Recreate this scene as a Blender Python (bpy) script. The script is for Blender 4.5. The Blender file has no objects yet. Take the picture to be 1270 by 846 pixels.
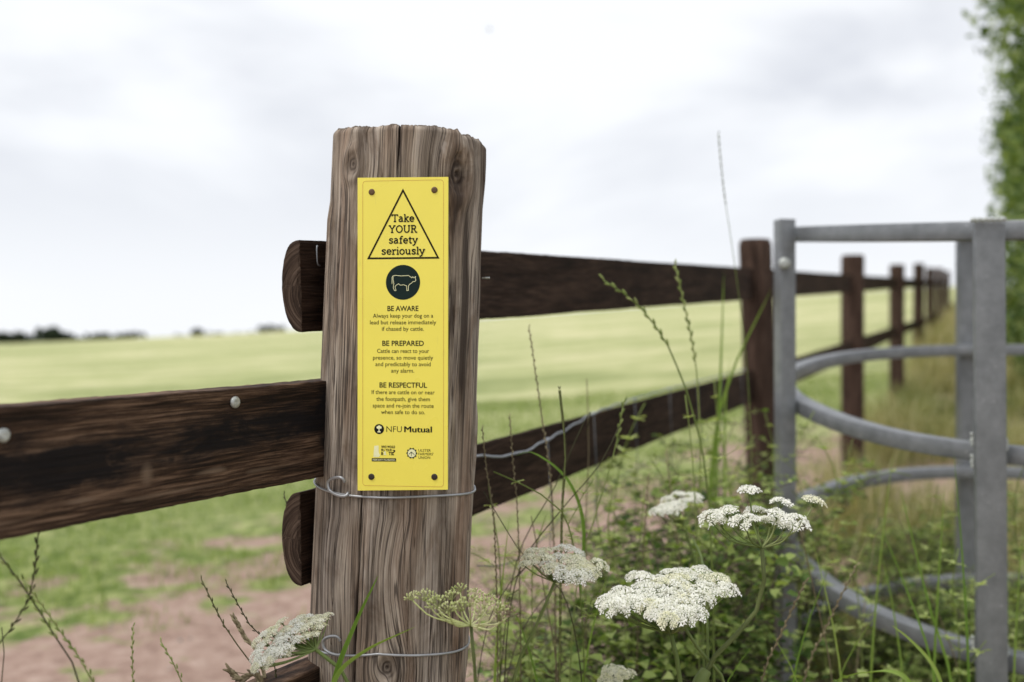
import bpy, math, random
import numpy as np
from mathutils import Vector, Matrix
random.seed(7)
RNG = np.random.default_rng(11)
R = math.radians
SC = bpy.context.scene
COL = SC.collection
H = 1.1            # camera height above the ground at the post
F = 1235.0         # focal length in photo pixels (35 mm lens)

# ------------------------------------------------------------------ camera
cam = bpy.data.cameras.new('camera')
camo = bpy.data.objects.new('camera', cam); COL.objects.link(camo)
cam.sensor_width = 36; cam.lens = 35.0
camo.location = (0, 0, H); camo.rotation_euler = (R(90), 0, 0)
cam.clip_start = 0.02; cam.clip_end = 5000
cam.dof.use_dof = True; cam.dof.focus_distance = 1.01; cam.dof.aperture_fstop = 3.4
SC.camera = camo

# ------------------------------------------------------------------ light
SUN_EL, SUN_AZ = R(60), R(238)      # azimuth clockwise from +Y: behind the camera, to the left
sun = bpy.data.lights.new('sun', 'SUN'); sun.energy = 1.5; sun.angle = R(22); sun.color = (1, .96, .9)
so = bpy.data.objects.new('sun', sun); COL.objects.link(so)
sd = Vector((math.sin(SUN_AZ)*math.cos(SUN_EL), math.cos(SUN_AZ)*math.cos(SUN_EL), math.sin(SUN_EL)))
so.rotation_euler = sd.to_track_quat('Z', 'Y').to_euler(); so.location = (0, 0, 20)
W = bpy.data.worlds.new('World'); SC.world = W; W.use_nodes = True
nt = W.node_tree; nt.nodes.clear(); N = nt.nodes.new; L = nt.links.new
sky = N('ShaderNodeTexSky'); sky.sky_type = 'NISHITA'; sky.sun_disc = False
sky.sun_elevation = SUN_EL; sky.sun_rotation = SUN_AZ; sky.dust_density = 2
tc = N('ShaderNodeTexCoord'); mp = N('ShaderNodeMapping'); mp.inputs['Scale'].default_value = (1.0, 1.0, 2.6)
mp.inputs['Location'].default_value = (3.1, 1.7, .35); mp.inputs['Rotation'].default_value = (0, R(9), 0)
n1 = N('ShaderNodeTexNoise'); n1.inputs['Scale'].default_value = 2.1; n1.inputs['Detail'].default_value = 5; n1.inputs['Roughness'].default_value = .5
n1.inputs['Distortion'].default_value = .25
L(tc.outputs['Generated'], mp.inputs[0]); L(mp.outputs[0], n1.inputs['Vector'])
cr = N('ShaderNodeValToRGB'); cr.color_ramp.interpolation = 'EASE'
cr.color_ramp.elements[0].position = .33; cr.color_ramp.elements[0].color = (.475, .492, .535, 1)
cr.color_ramp.elements[1].position = .56; cr.color_ramp.elements[1].color = (.675, .688, .71, 1)
L(n1.outputs['Fac'], cr.inputs[0])
# the cloud deck thins to a bright band above the horizon
sep = N('ShaderNodeSeparateXYZ'); L(tc.outputs['Generated'], sep.inputs[0])
mr = N('ShaderNodeMapRange'); mr.inputs[1].default_value = .0; mr.inputs[2].default_value = .26; mr.inputs[3].default_value = .92; mr.inputs[4].default_value = 0
mr.interpolation_type = 'SMOOTHSTEP'
L(sep.outputs['Z'], mr.inputs[0])
mxh = N('ShaderNodeMix'); mxh.data_type = 'RGBA'; L(mr.outputs[0], mxh.inputs[0]); L(cr.outputs[0], mxh.inputs[6]); mxh.inputs[7].default_value = (.67, .685, .71, 1)
bgc = N('ShaderNodeBackground'); L(mxh.outputs[2], bgc.inputs[0]); bgc.inputs[1].default_value = 1.0
bgs = N('ShaderNodeBackground'); L(sky.outputs[0], bgs.inputs[0]); bgs.inputs[1].default_value = .08
ms = N('ShaderNodeMixShader'); ms.inputs[0].default_value = .06
L(bgc.outputs[0], ms.inputs[1]); L(bgs.outputs[0], ms.inputs[2])
wo = N('ShaderNodeOutputWorld'); L(ms.outputs[0], wo.inputs[0])
SC.view_settings.view_transform = 'Standard'; SC.view_settings.look = 'None'
SC.view_settings.gamma = 1; SC.view_settings.exposure = 0.63

# ------------------------------------------------------------------ helpers
def at(px, py, Y):                       # a point at depth Y seen at photo pixel (px, py)
    return Vector(((px-635)/F*Y, Y, H-(py-423)/F*Y))

def _hash(ix, iy, iz, seed):
    h = (ix.astype(np.int64)*374761393 + iy.astype(np.int64)*668265263 + iz.astype(np.int64)*2147483647 + seed*974711) & 0x7fffffff
    h = ((h ^ (h >> 13))*1274126177) & 0x7fffffff
    h = ((h ^ (h >> 15))*2246822519) & 0x7fffffff
    return ((h ^ (h >> 16)) & 0xffff)/32767.5-1
def vn(x, y, z=0., seed=0):
    x, y, z = np.broadcast_arrays(np.asarray(x, float), np.asarray(y, float), np.asarray(z, float))
    ix, iy, iz = np.floor(x), np.floor(y), np.floor(z)
    fx, fy, fz = x-ix, y-iy, z-iz
    fx, fy, fz = [f*f*(3-2*f) for f in (fx, fy, fz)]
    r = 0
    for a in (0, 1):
        for b in (0, 1):
            for c in (0, 1):
                r = r + _hash(ix+a, iy+b, iz+c, seed)*(fx if a else 1-fx)*(fy if b else 1-fy)*(fz if c else 1-fz)
    return r
def fbm(x, y, z=0., seed=0, o=4):
    r, a = 0, 1.
    for k in range(o):
        r = r+a*vn(np.asarray(x)*2**k, np.asarray(y)*2**k, np.asarray(z)*2**k, seed+k); a *= .5
    return r/1.6

def mesh_arrays(name, V, T, quads=False, smooth=True, tint=None, attrs=None):
    V = np.asarray(V, np.float32); T = np.asarray(T, np.int32); k = T.shape[1]
    me = bpy.data.meshes.new(name)
    me.vertices.add(len(V)); me.vertices.foreach_set('co', V.ravel())
    me.loops.add(T.size); me.loops.foreach_set('vertex_index', T.ravel())
    me.polygons.add(len(T)); me.polygons.foreach_set('loop_start', np.arange(0, T.size, k, dtype=np.int32))
    me.polygons.foreach_set('loop_total', np.full(len(T), k, np.int32))
    if smooth: me.polygons.foreach_set('use_smooth', np.ones(len(T), bool))
    if tint is not None:
        a = me.attributes.new('tint', 'FLOAT', 'POINT'); a.data.foreach_set('value', np.asarray(tint, np.float32))
    for n_, v_ in (attrs or {}).items():
        v_ = np.asarray(v_, np.float32)
        if v_.ndim == 2:
            a = me.attributes.new(n_, 'FLOAT_VECTOR', 'POINT'); a.data.foreach_set('vector', v_.ravel())
        else:
            a = me.attributes.new(n_, 'FLOAT', 'POINT'); a.data.foreach_set('value', v_)
    me.update(); me.validate()
    return me

ROOT = {}
def tag(o, label=None, cat=None, group=None, kind=None):
    if label: o['label'] = label
    if cat: o['category'] = cat
    if group: o['group'] = group
    if kind: o['kind'] = kind
    return o
def empty(name, loc, label, cat, group=None):
    o = bpy.data.objects.new(name, None); COL.objects.link(o); o.location = Vector(loc)
    o.empty_display_size = .05; ROOT[o.name] = Vector(loc)
    return tag(o, label, cat, group)
def link(name, me, mat, parent=None, loc=None, rot=None, scale=None):
    o = bpy.data.objects.new(name, me); COL.objects.link(o)
    if mat is not None and len(me.materials) == 0: me.materials.append(mat)
    if parent is not None:
        o.parent = parent; ROOT[o.name] = ROOT[parent.name]
        if loc is not None: o.location = Vector(loc)-ROOT[parent.name]
    elif loc is not None: o.location = loc
    if rot is not None: o.rotation_mode = 'QUATERNION'; o.rotation_quaternion = rot
    if scale is not None: o.scale = (scale,)*3 if isinstance(scale, (int, float)) else scale
    return o

class MB:
    """collects shapes in world coordinates and links them as one mesh"""
    def __init__(s): s.v = []; s.f = []; s.t = []
    def add(s, vs, fs, tint=.5):
        b = len(s.v); s.v += [tuple(v) for v in vs]; s.f += [tuple(i+b for i in f) for f in fs]; s.t += [tint]*len(vs)
    def tube(s, pts, rad, seg=6, cap=True, tint=.5):
        pts = [Vector(p) for p in pts]; n = len(pts)
        if not hasattr(rad, '__len__'): rad = [rad]*n
        T = [(pts[min(i+1, n-1)]-pts[max(i-1, 0)]).normalized() for i in range(n)]
        u = T[0].orthogonal().normalized(); vs = []; fs = []
        for i in range(n):
            u = (u-T[i]*u.dot(T[i])).normalized(); w = T[i].cross(u)
            for k in range(seg):
                a = 2*math.pi*k/seg; vs.append(pts[i]+(u*math.cos(a)+w*math.sin(a))*rad[i])
        for i in range(n-1):
            for k in range(seg):
                k2 = (k+1) % seg; fs.append((i*seg+k, i*seg+k2, (i+1)*seg+k2, (i+1)*seg+k))
        if cap: fs.append(tuple(range(seg-1, -1, -1))); fs.append(tuple((n-1)*seg+k for k in range(seg)))
        s.add(vs, fs, tint)
    def sweep(s, pts, frames, prof, closed=False, tint=.5, capends=True):
        """prof: list of 2D points; frames: list of (side, up) vectors"""
        n = len(pts); m = len(prof); vs = []; fs = []
        for p, (a, b) in zip(pts, frames):
            for q in prof: vs.append(Vector(p)+Vector(a)*q[0]+Vector(b)*q[1])
        for i in range(n if closed else n-1):
            j = (i+1) % n
            for k in range(m):
                k2 = (k+1) % m; fs.append((i*m+k, i*m+k2, j*m+k2, j*m+k))
        if not closed and capends: fs.append(tuple(range(m-1, -1, -1))); fs.append(tuple((n-1)*m+k for k in range(m)))
        s.add(vs, fs, tint)
    def blade(s, pts, w, side, tint=.5, fold=.25):
        """folded grass blade along pts"""
        pts = [Vector(p) for p in pts]; n = len(pts); vs = []; fs = []
        for i, p in enumerate(pts):
            t = i/(n-1); ww = w*min(1, (1-t)**.6*1.15)*(.35+.65*min(1, t*2.2))
            T = (pts[min(i+1, n-1)]-pts[max(i-1, 0)]).normalized()
            sd_ = (Vector(side)-T*Vector(side).dot(T)).normalized(); nn = T.cross(sd_)
            vs += [p-sd_*ww/2, p+nn*ww*fold, p+sd_*ww/2]
        for i in range(n-1):
            a = i*3; fs += [(a, a+1, a+4, a+3), (a+1, a+2, a+5, a+4)]
        s.add(vs, fs, tint)
    def ell(s, c, r, axis=(0, 0, 1), L_=None, seg=8, rings=5, tint=.5):
        ax = Vector(axis).normalized(); u = ax.orthogonal().normalized(); w = ax.cross(u); L_ = L_ or r
        vs = [Vector(c)-ax*L_]; fs = []
        for i in range(1, rings):
            th = math.pi*i/rings
            for k in range(seg):
                a = 2*math.pi*k/seg; vs.append(Vector(c)-ax*L_*math.cos(th)+(u*math.cos(a)+w*math.sin(a))*r*math.sin(th))
        vs.append(Vector(c)+ax*L_); last = len(vs)-1
        for k in range(seg):
            k2 = (k+1) % seg; fs.append((0, 1+k2, 1+k)); fs.append((last, last-seg+k, last-seg+k2))
            for i in range(rings-2): fs.append((1+i*seg+k, 1+i*seg+k2, 1+(i+1)*seg+k2, 1+(i+1)*seg+k))
        s.add(vs, fs, tint)
    def build(s, name, mat, parent=None, smooth=True, autosmooth=None):
        me = bpy.data.meshes.new(name); off = ROOT[parent.name] if parent is not None else Vector((0, 0, 0))
        me.from_pydata([(v[0]-off.x, v[1]-off.y, v[2]-off.z) for v in s.v], [], s.f)
        a = me.attributes.new('tint', 'FLOAT', 'POINT'); a.data.foreach_set('value', s.t)
        if smooth: me.polygons.foreach_set('use_smooth', [True]*len(me.polygons))
        me.update(); o = link(name, me, mat, parent)
        if autosmooth is not None: me.set_sharp_from_angle(angle=R(autosmooth))
        return o

def spline(pts, n):
    """centripetal Catmull-Rom through pts, n points spread by length"""
    P = [Vector(p) for p in pts]; P = [P[0]*2-P[1]]+P+[P[-1]*2-P[-2]]
    T = [0.]
    for a, b in zip(P, P[1:]): T.append(T[-1]+max((b-a).length, 1e-6)**.5)
    L_ = [0.]
    for a, b in zip(P[1:-1], P[2:-1]): L_.append(L_[-1]+(b-a).length)
    out = []
    for i in range(n):
        l = L_[-1]*i/(n-1); k = 0
        while k < len(L_)-2 and l > L_[k+1]: k += 1
        f = (l-L_[k])/(L_[k+1]-L_[k]); a, b, c, d = P[k:k+4]; t0, t1, t2, t3 = T[k:k+4]; t = t1+(t2-t1)*f
        A1 = a*((t1-t)/(t1-t0))+b*((t-t0)/(t1-t0)); A2 = b*((t2-t)/(t2-t1))+c*((t-t1)/(t2-t1)); A3 = c*((t3-t)/(t3-t2))+d*((t-t2)/(t3-t2))
        B1 = A1*((t2-t)/(t2-t0))+A2*((t-t0)/(t2-t0)); B2 = A2*((t3-t)/(t3-t1))+A3*((t-t1)/(t3-t1)); out.append(B1*((t2-t)/(t2-t1))+B2*((t-t1)/(t2-t1)))
    return out

# ------------------------------------------------------------------ materials
def newmat(name):
    m = bpy.data.materials.new(name); m.use_nodes = True; nt = m.node_tree
    return m, nt, nt.nodes['Principled BSDF'], nt.nodes.new, nt.links.new
def ramp(N, stops, interp='LINEAR'):
    r = N('ShaderNodeValToRGB'); r.color_ramp.interpolation = interp; e = r.color_ramp.elements
    while len(e) < len(stops): e.new(.5)
    for i, (p, c) in enumerate(stops): e[i].position = p; e[i].color = (*c, 1) if len(c) == 3 else c
    return r
def noise(N, L, vec, scale, detail=4, rough=.55, dist=0., mscale=None):
    if mscale is not None:
        mp = N('ShaderNodeMapping'); mp.inputs['Scale'].default_value = mscale; L(vec, mp.inputs[0]); vec = mp.outputs[0]
    n = N('ShaderNodeTexNoise'); n.inputs['Scale'].default_value = scale; n.inputs['Detail'].default_value = detail
    n.inputs['Roughness'].default_value = rough; n.inputs['Distortion'].default_value = dist; L(vec, n.inputs['Vector'])
    return n.outputs['Fac']
def mix(N, L, fac, a, b, mode='MIX'):
    m = N('ShaderNodeMix'); m.data_type = 'RGBA'; m.blend_type = mode
    for i, s in ((0, fac), (6, a), (7, b)):
        if isinstance(s, (int, float)): m.inputs[i].default_value = s
        elif isinstance(s, tuple): m.inputs[i].default_value = (*s, 1)
        else: L(s, m.inputs[i])
    return m.outputs[2]
def math_(N, L, op, a, b=0., clamp=False):
    m = N('ShaderNodeMath'); m.operation = op; m.use_clamp = clamp
    for i, s in ((0, a), (1, b)):
        if isinstance(s, (int, float)): m.inputs[i].default_value = s
        else: L(s, m.inputs[i])
    return m.outputs[0]
def bump(N, L, P, h, strength, dist):
    b = N('ShaderNodeBump'); b.inputs['Strength'].default_value = strength; b.inputs['Distance'].default_value = dist
    L(h, b.inputs['Height']); L(b.outputs[0], P.inputs['Normal'])
def plain(name, c, rough=.6, metal=0., var=.12, scale=60, spec=.5):
    m, nt, P, N, L = newmat(name); tc = N('ShaderNodeTexCoord')
    f = noise(N, L, tc.outputs['Object'], scale)
    r = ramp(N, [(.3, tuple(x*(1-var) for x in c)), (.7, tuple(min(1, x*(1+var)) for x in c))]); L(f, r.inputs[0]); L(r.outputs[0], P.inputs['Base Color'])
    P.inputs['Roughness'].default_value = rough; P.inputs['Metallic'].default_value = metal; P.inputs['Specular IOR Level'].default_value = .12 if 'ink' in name else spec
    return m
def leafmat(name, stops, rough=.5, trans=.35, scale=25):
    m, nt, P, N, L = newmat(name); at_ = N('ShaderNodeAttribute'); at_.attribute_name = 'tint'
    tc = N('ShaderNodeTexCoord'); oi = N('ShaderNodeObjectInfo')
    f = noise(N, L, tc.outputs['Object'], scale, 3)
    s = math_(N, L, 'MULTIPLY_ADD', f, .5); s.node.inputs[2].default_value = -.25
    s2 = math_(N, L, 'ADD', at_.outputs['Fac'], s)
    r0 = math_(N, L, 'MULTIPLY_ADD', oi.outputs['Random'], .3); r0.node.inputs[2].default_value = -.15
    s2 = math_(N, L, 'ADD', s2, r0)
    r = ramp(N, stops); L(s2, r.inputs[0]); L(r.outputs[0], P.inputs['Base Color']); P.inputs['Roughness'].default_value = rough
    P.inputs['Specular IOR Level'].default_value = .2
    tr = N('ShaderNodeBsdfTranslucent'); g = mix(N, L, 1., r.outputs[0], (1., 1., .92) if 'petal' in name else (1.15, 1.25, .5), 'MULTIPLY'); L(g, tr.inputs[0])
    mx = N('ShaderNodeMixShader'); mx.inputs[0].default_value = trans; L(P.outputs[0], mx.inputs[1]); L(tr.outputs[0], mx.inputs[2])
    L(mx.outputs[0], nt.nodes['Material Output'].inputs[0])
    return m

def post_material():
    m, nt, P, N, L = newmat('weathered_post_wood')
    g = N('ShaderNodeAttribute'); g.attribute_name = 'grain'; k = N('ShaderNodeAttribute'); k.attribute_name = 'knot'
    w = N('ShaderNodeAttribute'); w.attribute_name = 'wear'
    gv = g.outputs['Vector']
    fine = noise(N, L, gv, 1, 5, .65, 0., (500, 6.5, 0))
    mid = noise(N, L, gv, 1, 4, .62, .2, (66, 2.6, 0))
    big = noise(N, L, gv, 1, 3, .5, 0., (26, 4, 0))
    pores = noise(N, L, gv, 1, 3, .7, 0., (700, 60, 0))
    blot = noise(N, L, gv, 1, 5, .65, .6, (26, 12, 0))
    lines = noise(N, L, gv, 1, 3, .5, .1, (120, 2.6, 0))
    r1 = ramp(N, [(.33, (.050, .039, .031)), (.43, (.19, .153, .122)), (.53, (.345, .29, .24)), (.64, (.58, .51, .44))])
    f = math_(N, L, 'MULTIPLY_ADD', fine, .5); L(math_(N, L, 'MULTIPLY', mid, .5), f.node.inputs[2])
    L(f, r1.inputs[0])
    r2 = ramp(N, [(.36, (.66, .54, .46)), (.5, (1, .99, .97)), (.62, (1.0, 1.02, 1.05))]); L(big, r2.inputs[0])
    c = mix(N, L, .8, r1.outputs[0], r2.outputs[0], 'MULTIPLY')
    rb = ramp(N, [(.36, (.66, .60, .55)), (.50, (1, 1, 1)), (.64, (1.22, 1.22, 1.2))]); L(blot, rb.inputs[0]); c = mix(N, L, 1., c, rb.outputs[0], 'MULTIPLY')
    rs = ramp(N, [(.52, (0, 0, 0)), (.66, (1, 1, 1))]); L(mid, rs.inputs[0])
    c = mix(N, L, math_(N, L, 'MULTIPLY', rs.outputs[0], .28), c, (.21, .14, .10))
    ln_ = math_(N, L, 'ABSOLUTE', math_(N, L, 'SUBTRACT', lines, .5)); lr = ramp(N, [(.0, (1, 1, 1)), (.010, (1, 1, 1)), (.026, (0, 0, 0))]); L(ln_, lr.inputs[0])
    c = mix(N, L, math_(N, L, 'MULTIPLY', lr.outputs[0], .8), c, (.045, .034, .028))
    c = mix(N, L, k.outputs['Fac'], c, (.038, .026, .020))
    c = mix(N, L, w.outputs['Fac'], c, (.42, .36, .31))
    L(c, P.inputs['Base Color']); P.inputs['Roughness'].default_value = .82; P.inputs['Specular IOR Level'].default_value = .25
    h = math_(N, L, 'MULTIPLY_ADD', fine, .8); L(math_(N, L, 'MULTIPLY', pores, .35), h.node.inputs[2])
    bump(N, L, P, h, 1., .0022)
    return m
def rail_material(name, dark, mid_, light, charred=False):
    """grain runs along grain.x"""
    m, nt, P, N, L = newmat(name); g = N('ShaderNodeAttribute'); g.attribute_name = 'grain'; gv = g.outputs['Vector']
    fine = noise(N, L, gv, 1, 6, .72, .2, (16, 420, 60))
    mid = noise(N, L, gv, 1, 4, .6, .6, (4, 42, 20))
    cross = noise(N, L, gv, 1, 4, .7, 0, (420, 60, 40))
    f = math_(N, L, 'MULTIPLY_ADD', fine, .6); L(math_(N, L, 'MULTIPLY', mid, .4), f.node.inputs[2])
    r = ramp(N, [(.41, dark), (.5, mid_), (.61, light)]); L(f, r.inputs[0]); c = r.outputs[0]
    if charred:
        k = N('ShaderNodeAttribute'); k.attribute_name = 'knot'
        blotch = noise(N, L, gv, 1, 5, .65, .5, (16, 40, 20))
        kk = math_(N, L, 'MULTIPLY_ADD', blotch, 3.6); kk.node.inputs[2].default_value = -1.8
        kk = math_(N, L, 'ADD', kk, k.outputs['Fac'], True)
        c = mix(N, L, math_(N, L, 'MULTIPLY', kk, .94), c, (.0075, .007, .008))
    w = N('ShaderNodeAttribute'); w.attribute_name = 'wear'; c = mix(N, L, w.outputs['Fac'], c, (.19, .135, .095))
    L(c, P.inputs['Base Color']); P.inputs['Roughness'].default_value = .75; P.inputs['Specular IOR Level'].default_value = .12
    h = math_(N, L, 'MULTIPLY_ADD', fine, .9); L(math_(N, L, 'MULTIPLY', cross, .45), h.node.inputs[2])
    bump(N, L, P, h, .7, .0016)
    return m
def galv_material():
    m, nt, P, N, L = newmat('galvanised_steel'); tc = N('ShaderNodeTexCoord'); o = tc.outputs['Object']
    a = noise(N, L, o, 35, 5, .6); b = noise(N, L, o, 260, 4, .7); v = N('ShaderNodeTexVoronoi'); v.inputs['Scale'].default_value = 85; L(o, v.inputs['Vector'])
    r = ramp(N, [(.30, (.150, .160, .170)), (.70, (.235, .246, .260))]); L(a, r.inputs[0])
    s = ramp(N, [(.0, (1, 1, 1)), (.085, (1, 1, 1)), (.14, (0, 0, 0))]); L(v.outputs['Distance'], s.inputs[0])
    st = ramp(N, [(.54, (0, 0, 0)), (.62, (1, 1, 1))]); L(a, st.inputs[0])
    c = mix(N, L, math_(N, L, 'MULTIPLY', s.outputs[0], math_(N, L, 'MULTIPLY', st.outputs[0], .6)), r.outputs[0], (.52, .53, .54))
    L(c, P.inputs['Base Color']); P.inputs['Metallic'].default_value = .35
    rr = ramp(N, [(.3, (.30,)*3), (.7, (.50,)*3)]); L(b, rr.inputs[0]); L(rr.outputs[0], P.inputs['Roughness'])
    bump(N, L, P, b, .25, .001)
    return m
def ground_material():
    m, nt, P, N, L = newmat('field_ground'); ge = N('ShaderNodeNewGeometry'); p = ge.outputs['Position']
    sp = N('ShaderNodeSeparateXYZ'); L(p, sp.inputs[0])
    # bare earth trodden along the fence, ending about 5-8 m out
    e1 = noise(N, L, p, .9, 5, .6, .3, (1, 1, 0)); e2 = noise(N, L, p, 2.6, 7, .68, .3, (1, 1.6, 0))
    edge = math_(N, L, 'MULTIPLY_ADD', sp.outputs['X'], -.75); L(sp.outputs['Y'], edge.node.inputs[2])
    edge = math_(N, L, 'ADD', edge, math_(N, L, 'MULTIPLY', math_(N, L, 'SUBTRACT', e1, .5), 7.0))
    edge = math_(N, L, 'ADD', edge, math_(N, L, 'MULTIPLY', math_(N, L, 'SUBTRACT', e2, .5), 9))
    mk = N('ShaderNodeMapRange'); L(edge, mk.inputs[0]); mk.inputs[1].default_value = 5.2; mk.inputs[2].default_value = 5.9
    # path side of the fence
    side = math_(N, L, 'MULTIPLY_ADD', sp.outputs['Y'], -.467); L(math_(N, L, 'ADD', sp.outputs['X'], .55), side.node.inputs[2])
    sd_ = N('ShaderNodeMapRange'); L(side, sd_.inputs[0]); sd_.inputs[1].default_value = .0; sd_.inputs[2].default_value = .4
    d1 = noise(N, L, p, 14, 6, .6); d2 = noise(N, L, p, 120, 4, .6)
    dirt = ramp(N, [(.36, (.225, .150, .120)), (.5, (.335, .235, .19)), (.64, (.44, .335, .28))]); L(math_(N, L, 'MULTIPLY_ADD', d2, .4), dirt.inputs[0])
    dirt.inputs[0].links[0].from_node.inputs[2].default_value = 0
    L(math_(N, L, 'MULTIPLY', d1, .6), dirt.inputs[0].links[0].from_node.inputs[2])
    g1 = noise(N, L, p, .30, 6, .66, .3, (.6, 1.2, 0)); g2 = noise(N, L, p, 9, 4, .7, 0., (1, 1, 0)); g3 = noise(N, L, p, .03, 3, .5, 0., (1, .6, 0))
    gg = math_(N, L, 'MULTIPLY_ADD', g1, .5); L(math_(N, L, 'MULTIPLY', noise(N, L, p, 1.3, 5, .7, 0., (1, .8, 0)), .2), gg.node.inputs[2])
    gg = math_(N, L, 'ADD', gg, math_(N, L, 'MULTIPLY', g3, .3))
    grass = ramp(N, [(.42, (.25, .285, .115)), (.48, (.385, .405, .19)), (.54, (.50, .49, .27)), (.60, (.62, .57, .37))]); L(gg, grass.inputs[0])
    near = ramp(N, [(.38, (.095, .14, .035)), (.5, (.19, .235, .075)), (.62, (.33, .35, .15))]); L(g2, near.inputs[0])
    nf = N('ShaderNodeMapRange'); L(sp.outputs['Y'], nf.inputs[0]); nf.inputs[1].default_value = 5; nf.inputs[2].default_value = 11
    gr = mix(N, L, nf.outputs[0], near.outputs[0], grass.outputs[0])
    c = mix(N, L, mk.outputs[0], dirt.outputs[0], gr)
    pm = ramp(N, [(.42, (0, 0, 0)), (.55, (1, 1, 1))]); L(e1, pm.inputs[0])
    verge = mix(N, L, pm.outputs[0], (.16, .165, .07), (.34, .25, .19))
    c = mix(N, L, sd_.outputs[0], c, verge)
    L(c, P.inputs['Base Color']); P.inputs['Roughness'].default_value = .95; P.inputs['Specular IOR Level'].default_value = .1
    hh = math_(N, L, 'ADD', d1, math_(N, L, 'MULTIPLY', d2, .3)); bump(N, L, P, hh, .8, .02)
    return m

M_POST = post_material()
M_RAIL = rail_material('creosoted_rail_wood', (.010, .006, .004), (.030, .017, .012), (.072, .044, .031))
M_LEFT = rail_material('charred_rail_wood', (.014, .009, .006), (.058, .034, .022), (.190, .120, .078), True)
M_END = rail_material('rail_end_grain', (.016, .010, .007), (.050, .032, .023), (.125, .088, .066))
M_GALV = galv_material()
M_GROUND = ground_material()
M_WIRE = plain('fence_wire', (.36, .37, .385), .45, .6)
M_WIREL = plain('pale_netting_wire', (.30, .32, .35), .5, .4)
M_NAIL = plain('galvanised_nail', (.42, .44, .42), .5, .5, .3, 300)
M_YEL = plain('yellow_sign_board', (.91, .79, .115), .38, 0, .025, 14)
def _dirt():
    nt = M_YEL.node_tree; N, L = nt.nodes.new, nt.links.new; P = nt.nodes['Principled BSDF']; src = P.inputs['Base Color'].links[0].from_socket; tc = N('ShaderNodeTexCoord')
    f = noise(N, L, tc.outputs['Object'], 1, 5, .7, .3, (160, 160, 35)); r = ramp(N, [(.60, (0, 0, 0)), (.74, (1, 1, 1))]); L(f, r.inputs[0]); f2 = noise(N, L, tc.outputs['Object'], 18, 3); r2 = ramp(N, [(.45, (0, 0, 0)), (.65, (1, 1, 1))]); L(f2, r2.inputs[0])
    c = mix(N, L, math_(N, L, 'MULTIPLY', math_(N, L, 'MULTIPLY', r.outputs[0], r2.outputs[0]), .38), src, (.40, .33, .12)); L(c, P.inputs['Base Color'])
    rr = ramp(N, [(.4, (.26,)*3), (.65, (.42,)*3)]); L(f2, rr.inputs[0]); L(rr.outputs[0], P.inputs['Roughness'])
_dirt()
M_YELB = plain('sign_board_edge', (.60, .52, .10), .5)
M_INK = plain('sign_black_ink', (.010, .011, .010), .5, 0, .1)
M_INKG = plain('sign_green_black_ink', (.010, .022, .020), .5)
M_INKB = plain('sign_text_ink', (.018, .015, .006), .5)
M_PALE = plain('sign_pale_print', (.84, .84, .50), .5)
M_RED = plain('sign_border_ink', (.60, .33, .08), .5)
M_RUST = plain('dark_nail', (.04, .03, .022), .6, .3)
M_RUSTL = plain('brown_nail', (.13, .075, .03), .55, .3)
M_PETAL = leafmat('white_petals', [(0, (.86, .86, .76)), (.4, (.94, .94, .90)), (1, (.97, .97, .95))], .6, .45, 400)
M_CREAM = leafmat('cream_petals', [(0, (.80, .80, .56)), (.45, (.90, .89, .73)), (1, (.94, .93, .84))], .6, .4, 400)
M_SEED = leafmat('greenish_seed_heads', [(0, (.28, .32, .11)), (.5, (.50, .54, .24)), (1, (.68, .68, .42))], .6, .25, 400)
M_SEEDB = leafmat('brown_seed_heads', [(0, (.16, .12, .08)), (1, (.34, .26, .19))], .7, .15, 400)
M_STEM = leafmat('hogweed_stem', [(0, (.07, .10, .025)), (.5, (.14, .19, .055)), (1, (.25, .29, .12))], .5, .12, 90)
M_STEMD = leafmat('dark_hogweed_stem', [(0, (.06, .075, .025)), (.5, (.12, .145, .05)), (1, (.22, .24, .10))], .5, .1, 120)
M_LEAF = leafmat('undergrowth_leaf', [(0, (.034, .066, .016)), (.3, (.11, .18, .042)), (.55, (.29, .37, .11)), (1, (.50, .56, .24))], .5, .4)
M_BLADE = leafmat('grass_blade', [(0, (.06, .13, .02)), (.5, (.17, .29, .05)), (1, (.33, .42, .11))], .45, .35)
M_DRY = leafmat('dry_grass', [(0, (.10, .08, .05)), (.5, (.22, .18, .11)), (1, (.46, .40, .26))], .7, .25)
M_DARKST = leafmat('dark_grass_stem', [(0, (.03, .032, .014)), (.5, (.06, .06, .028)), (1, (.11, .11, .045))], .6, .1)
M_GRST = leafmat('green_grass_stem', [(0, (.09, .13, .03)), (.5, (.20, .26, .07)), (1, (.38, .41, .17))], .5, .2)
M_TWIG = plain('brown_twig', (.085, .062, .045), .8)
M_TREE = leafmat('hedge_leaf', [(0, (.045, .085, .024)), (.4, (.12, .18, .05)), (.75, (.23, .30, .10)), (1, (.36, .42, .17))], .5, .3, .8)
M_FAR = leafmat('far_tree_leaf', [(0, (.03, .045, .03)), (.5, (.055, .075, .05)), (1, (.09, .115, .07))], .6, .2, .1)
M_BARK = plain('bark', (.09, .07, .055), .9, 0, .3, 6)
M_VERGE = leafmat('verge_grass', [(0, (.06, .085, .025)), (.3, (.15, .175, .055)), (.6, (.31, .30, .13)), (1, (.52, .44, .26))], .6, .3, 3)
M_TURF = leafmat('turf_blades', [(0, (.09, .15, .025)), (.5, (.19, .27, .055)), (1, (.33, .39, .12))], .6, .3, 3)
M_BIRD = plain('dark_feathers', (.05, .05, .05), .7)
M_STONE = plain('pale_stone', (.36, .33, .30), .9, 0, .3, 30)

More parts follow.
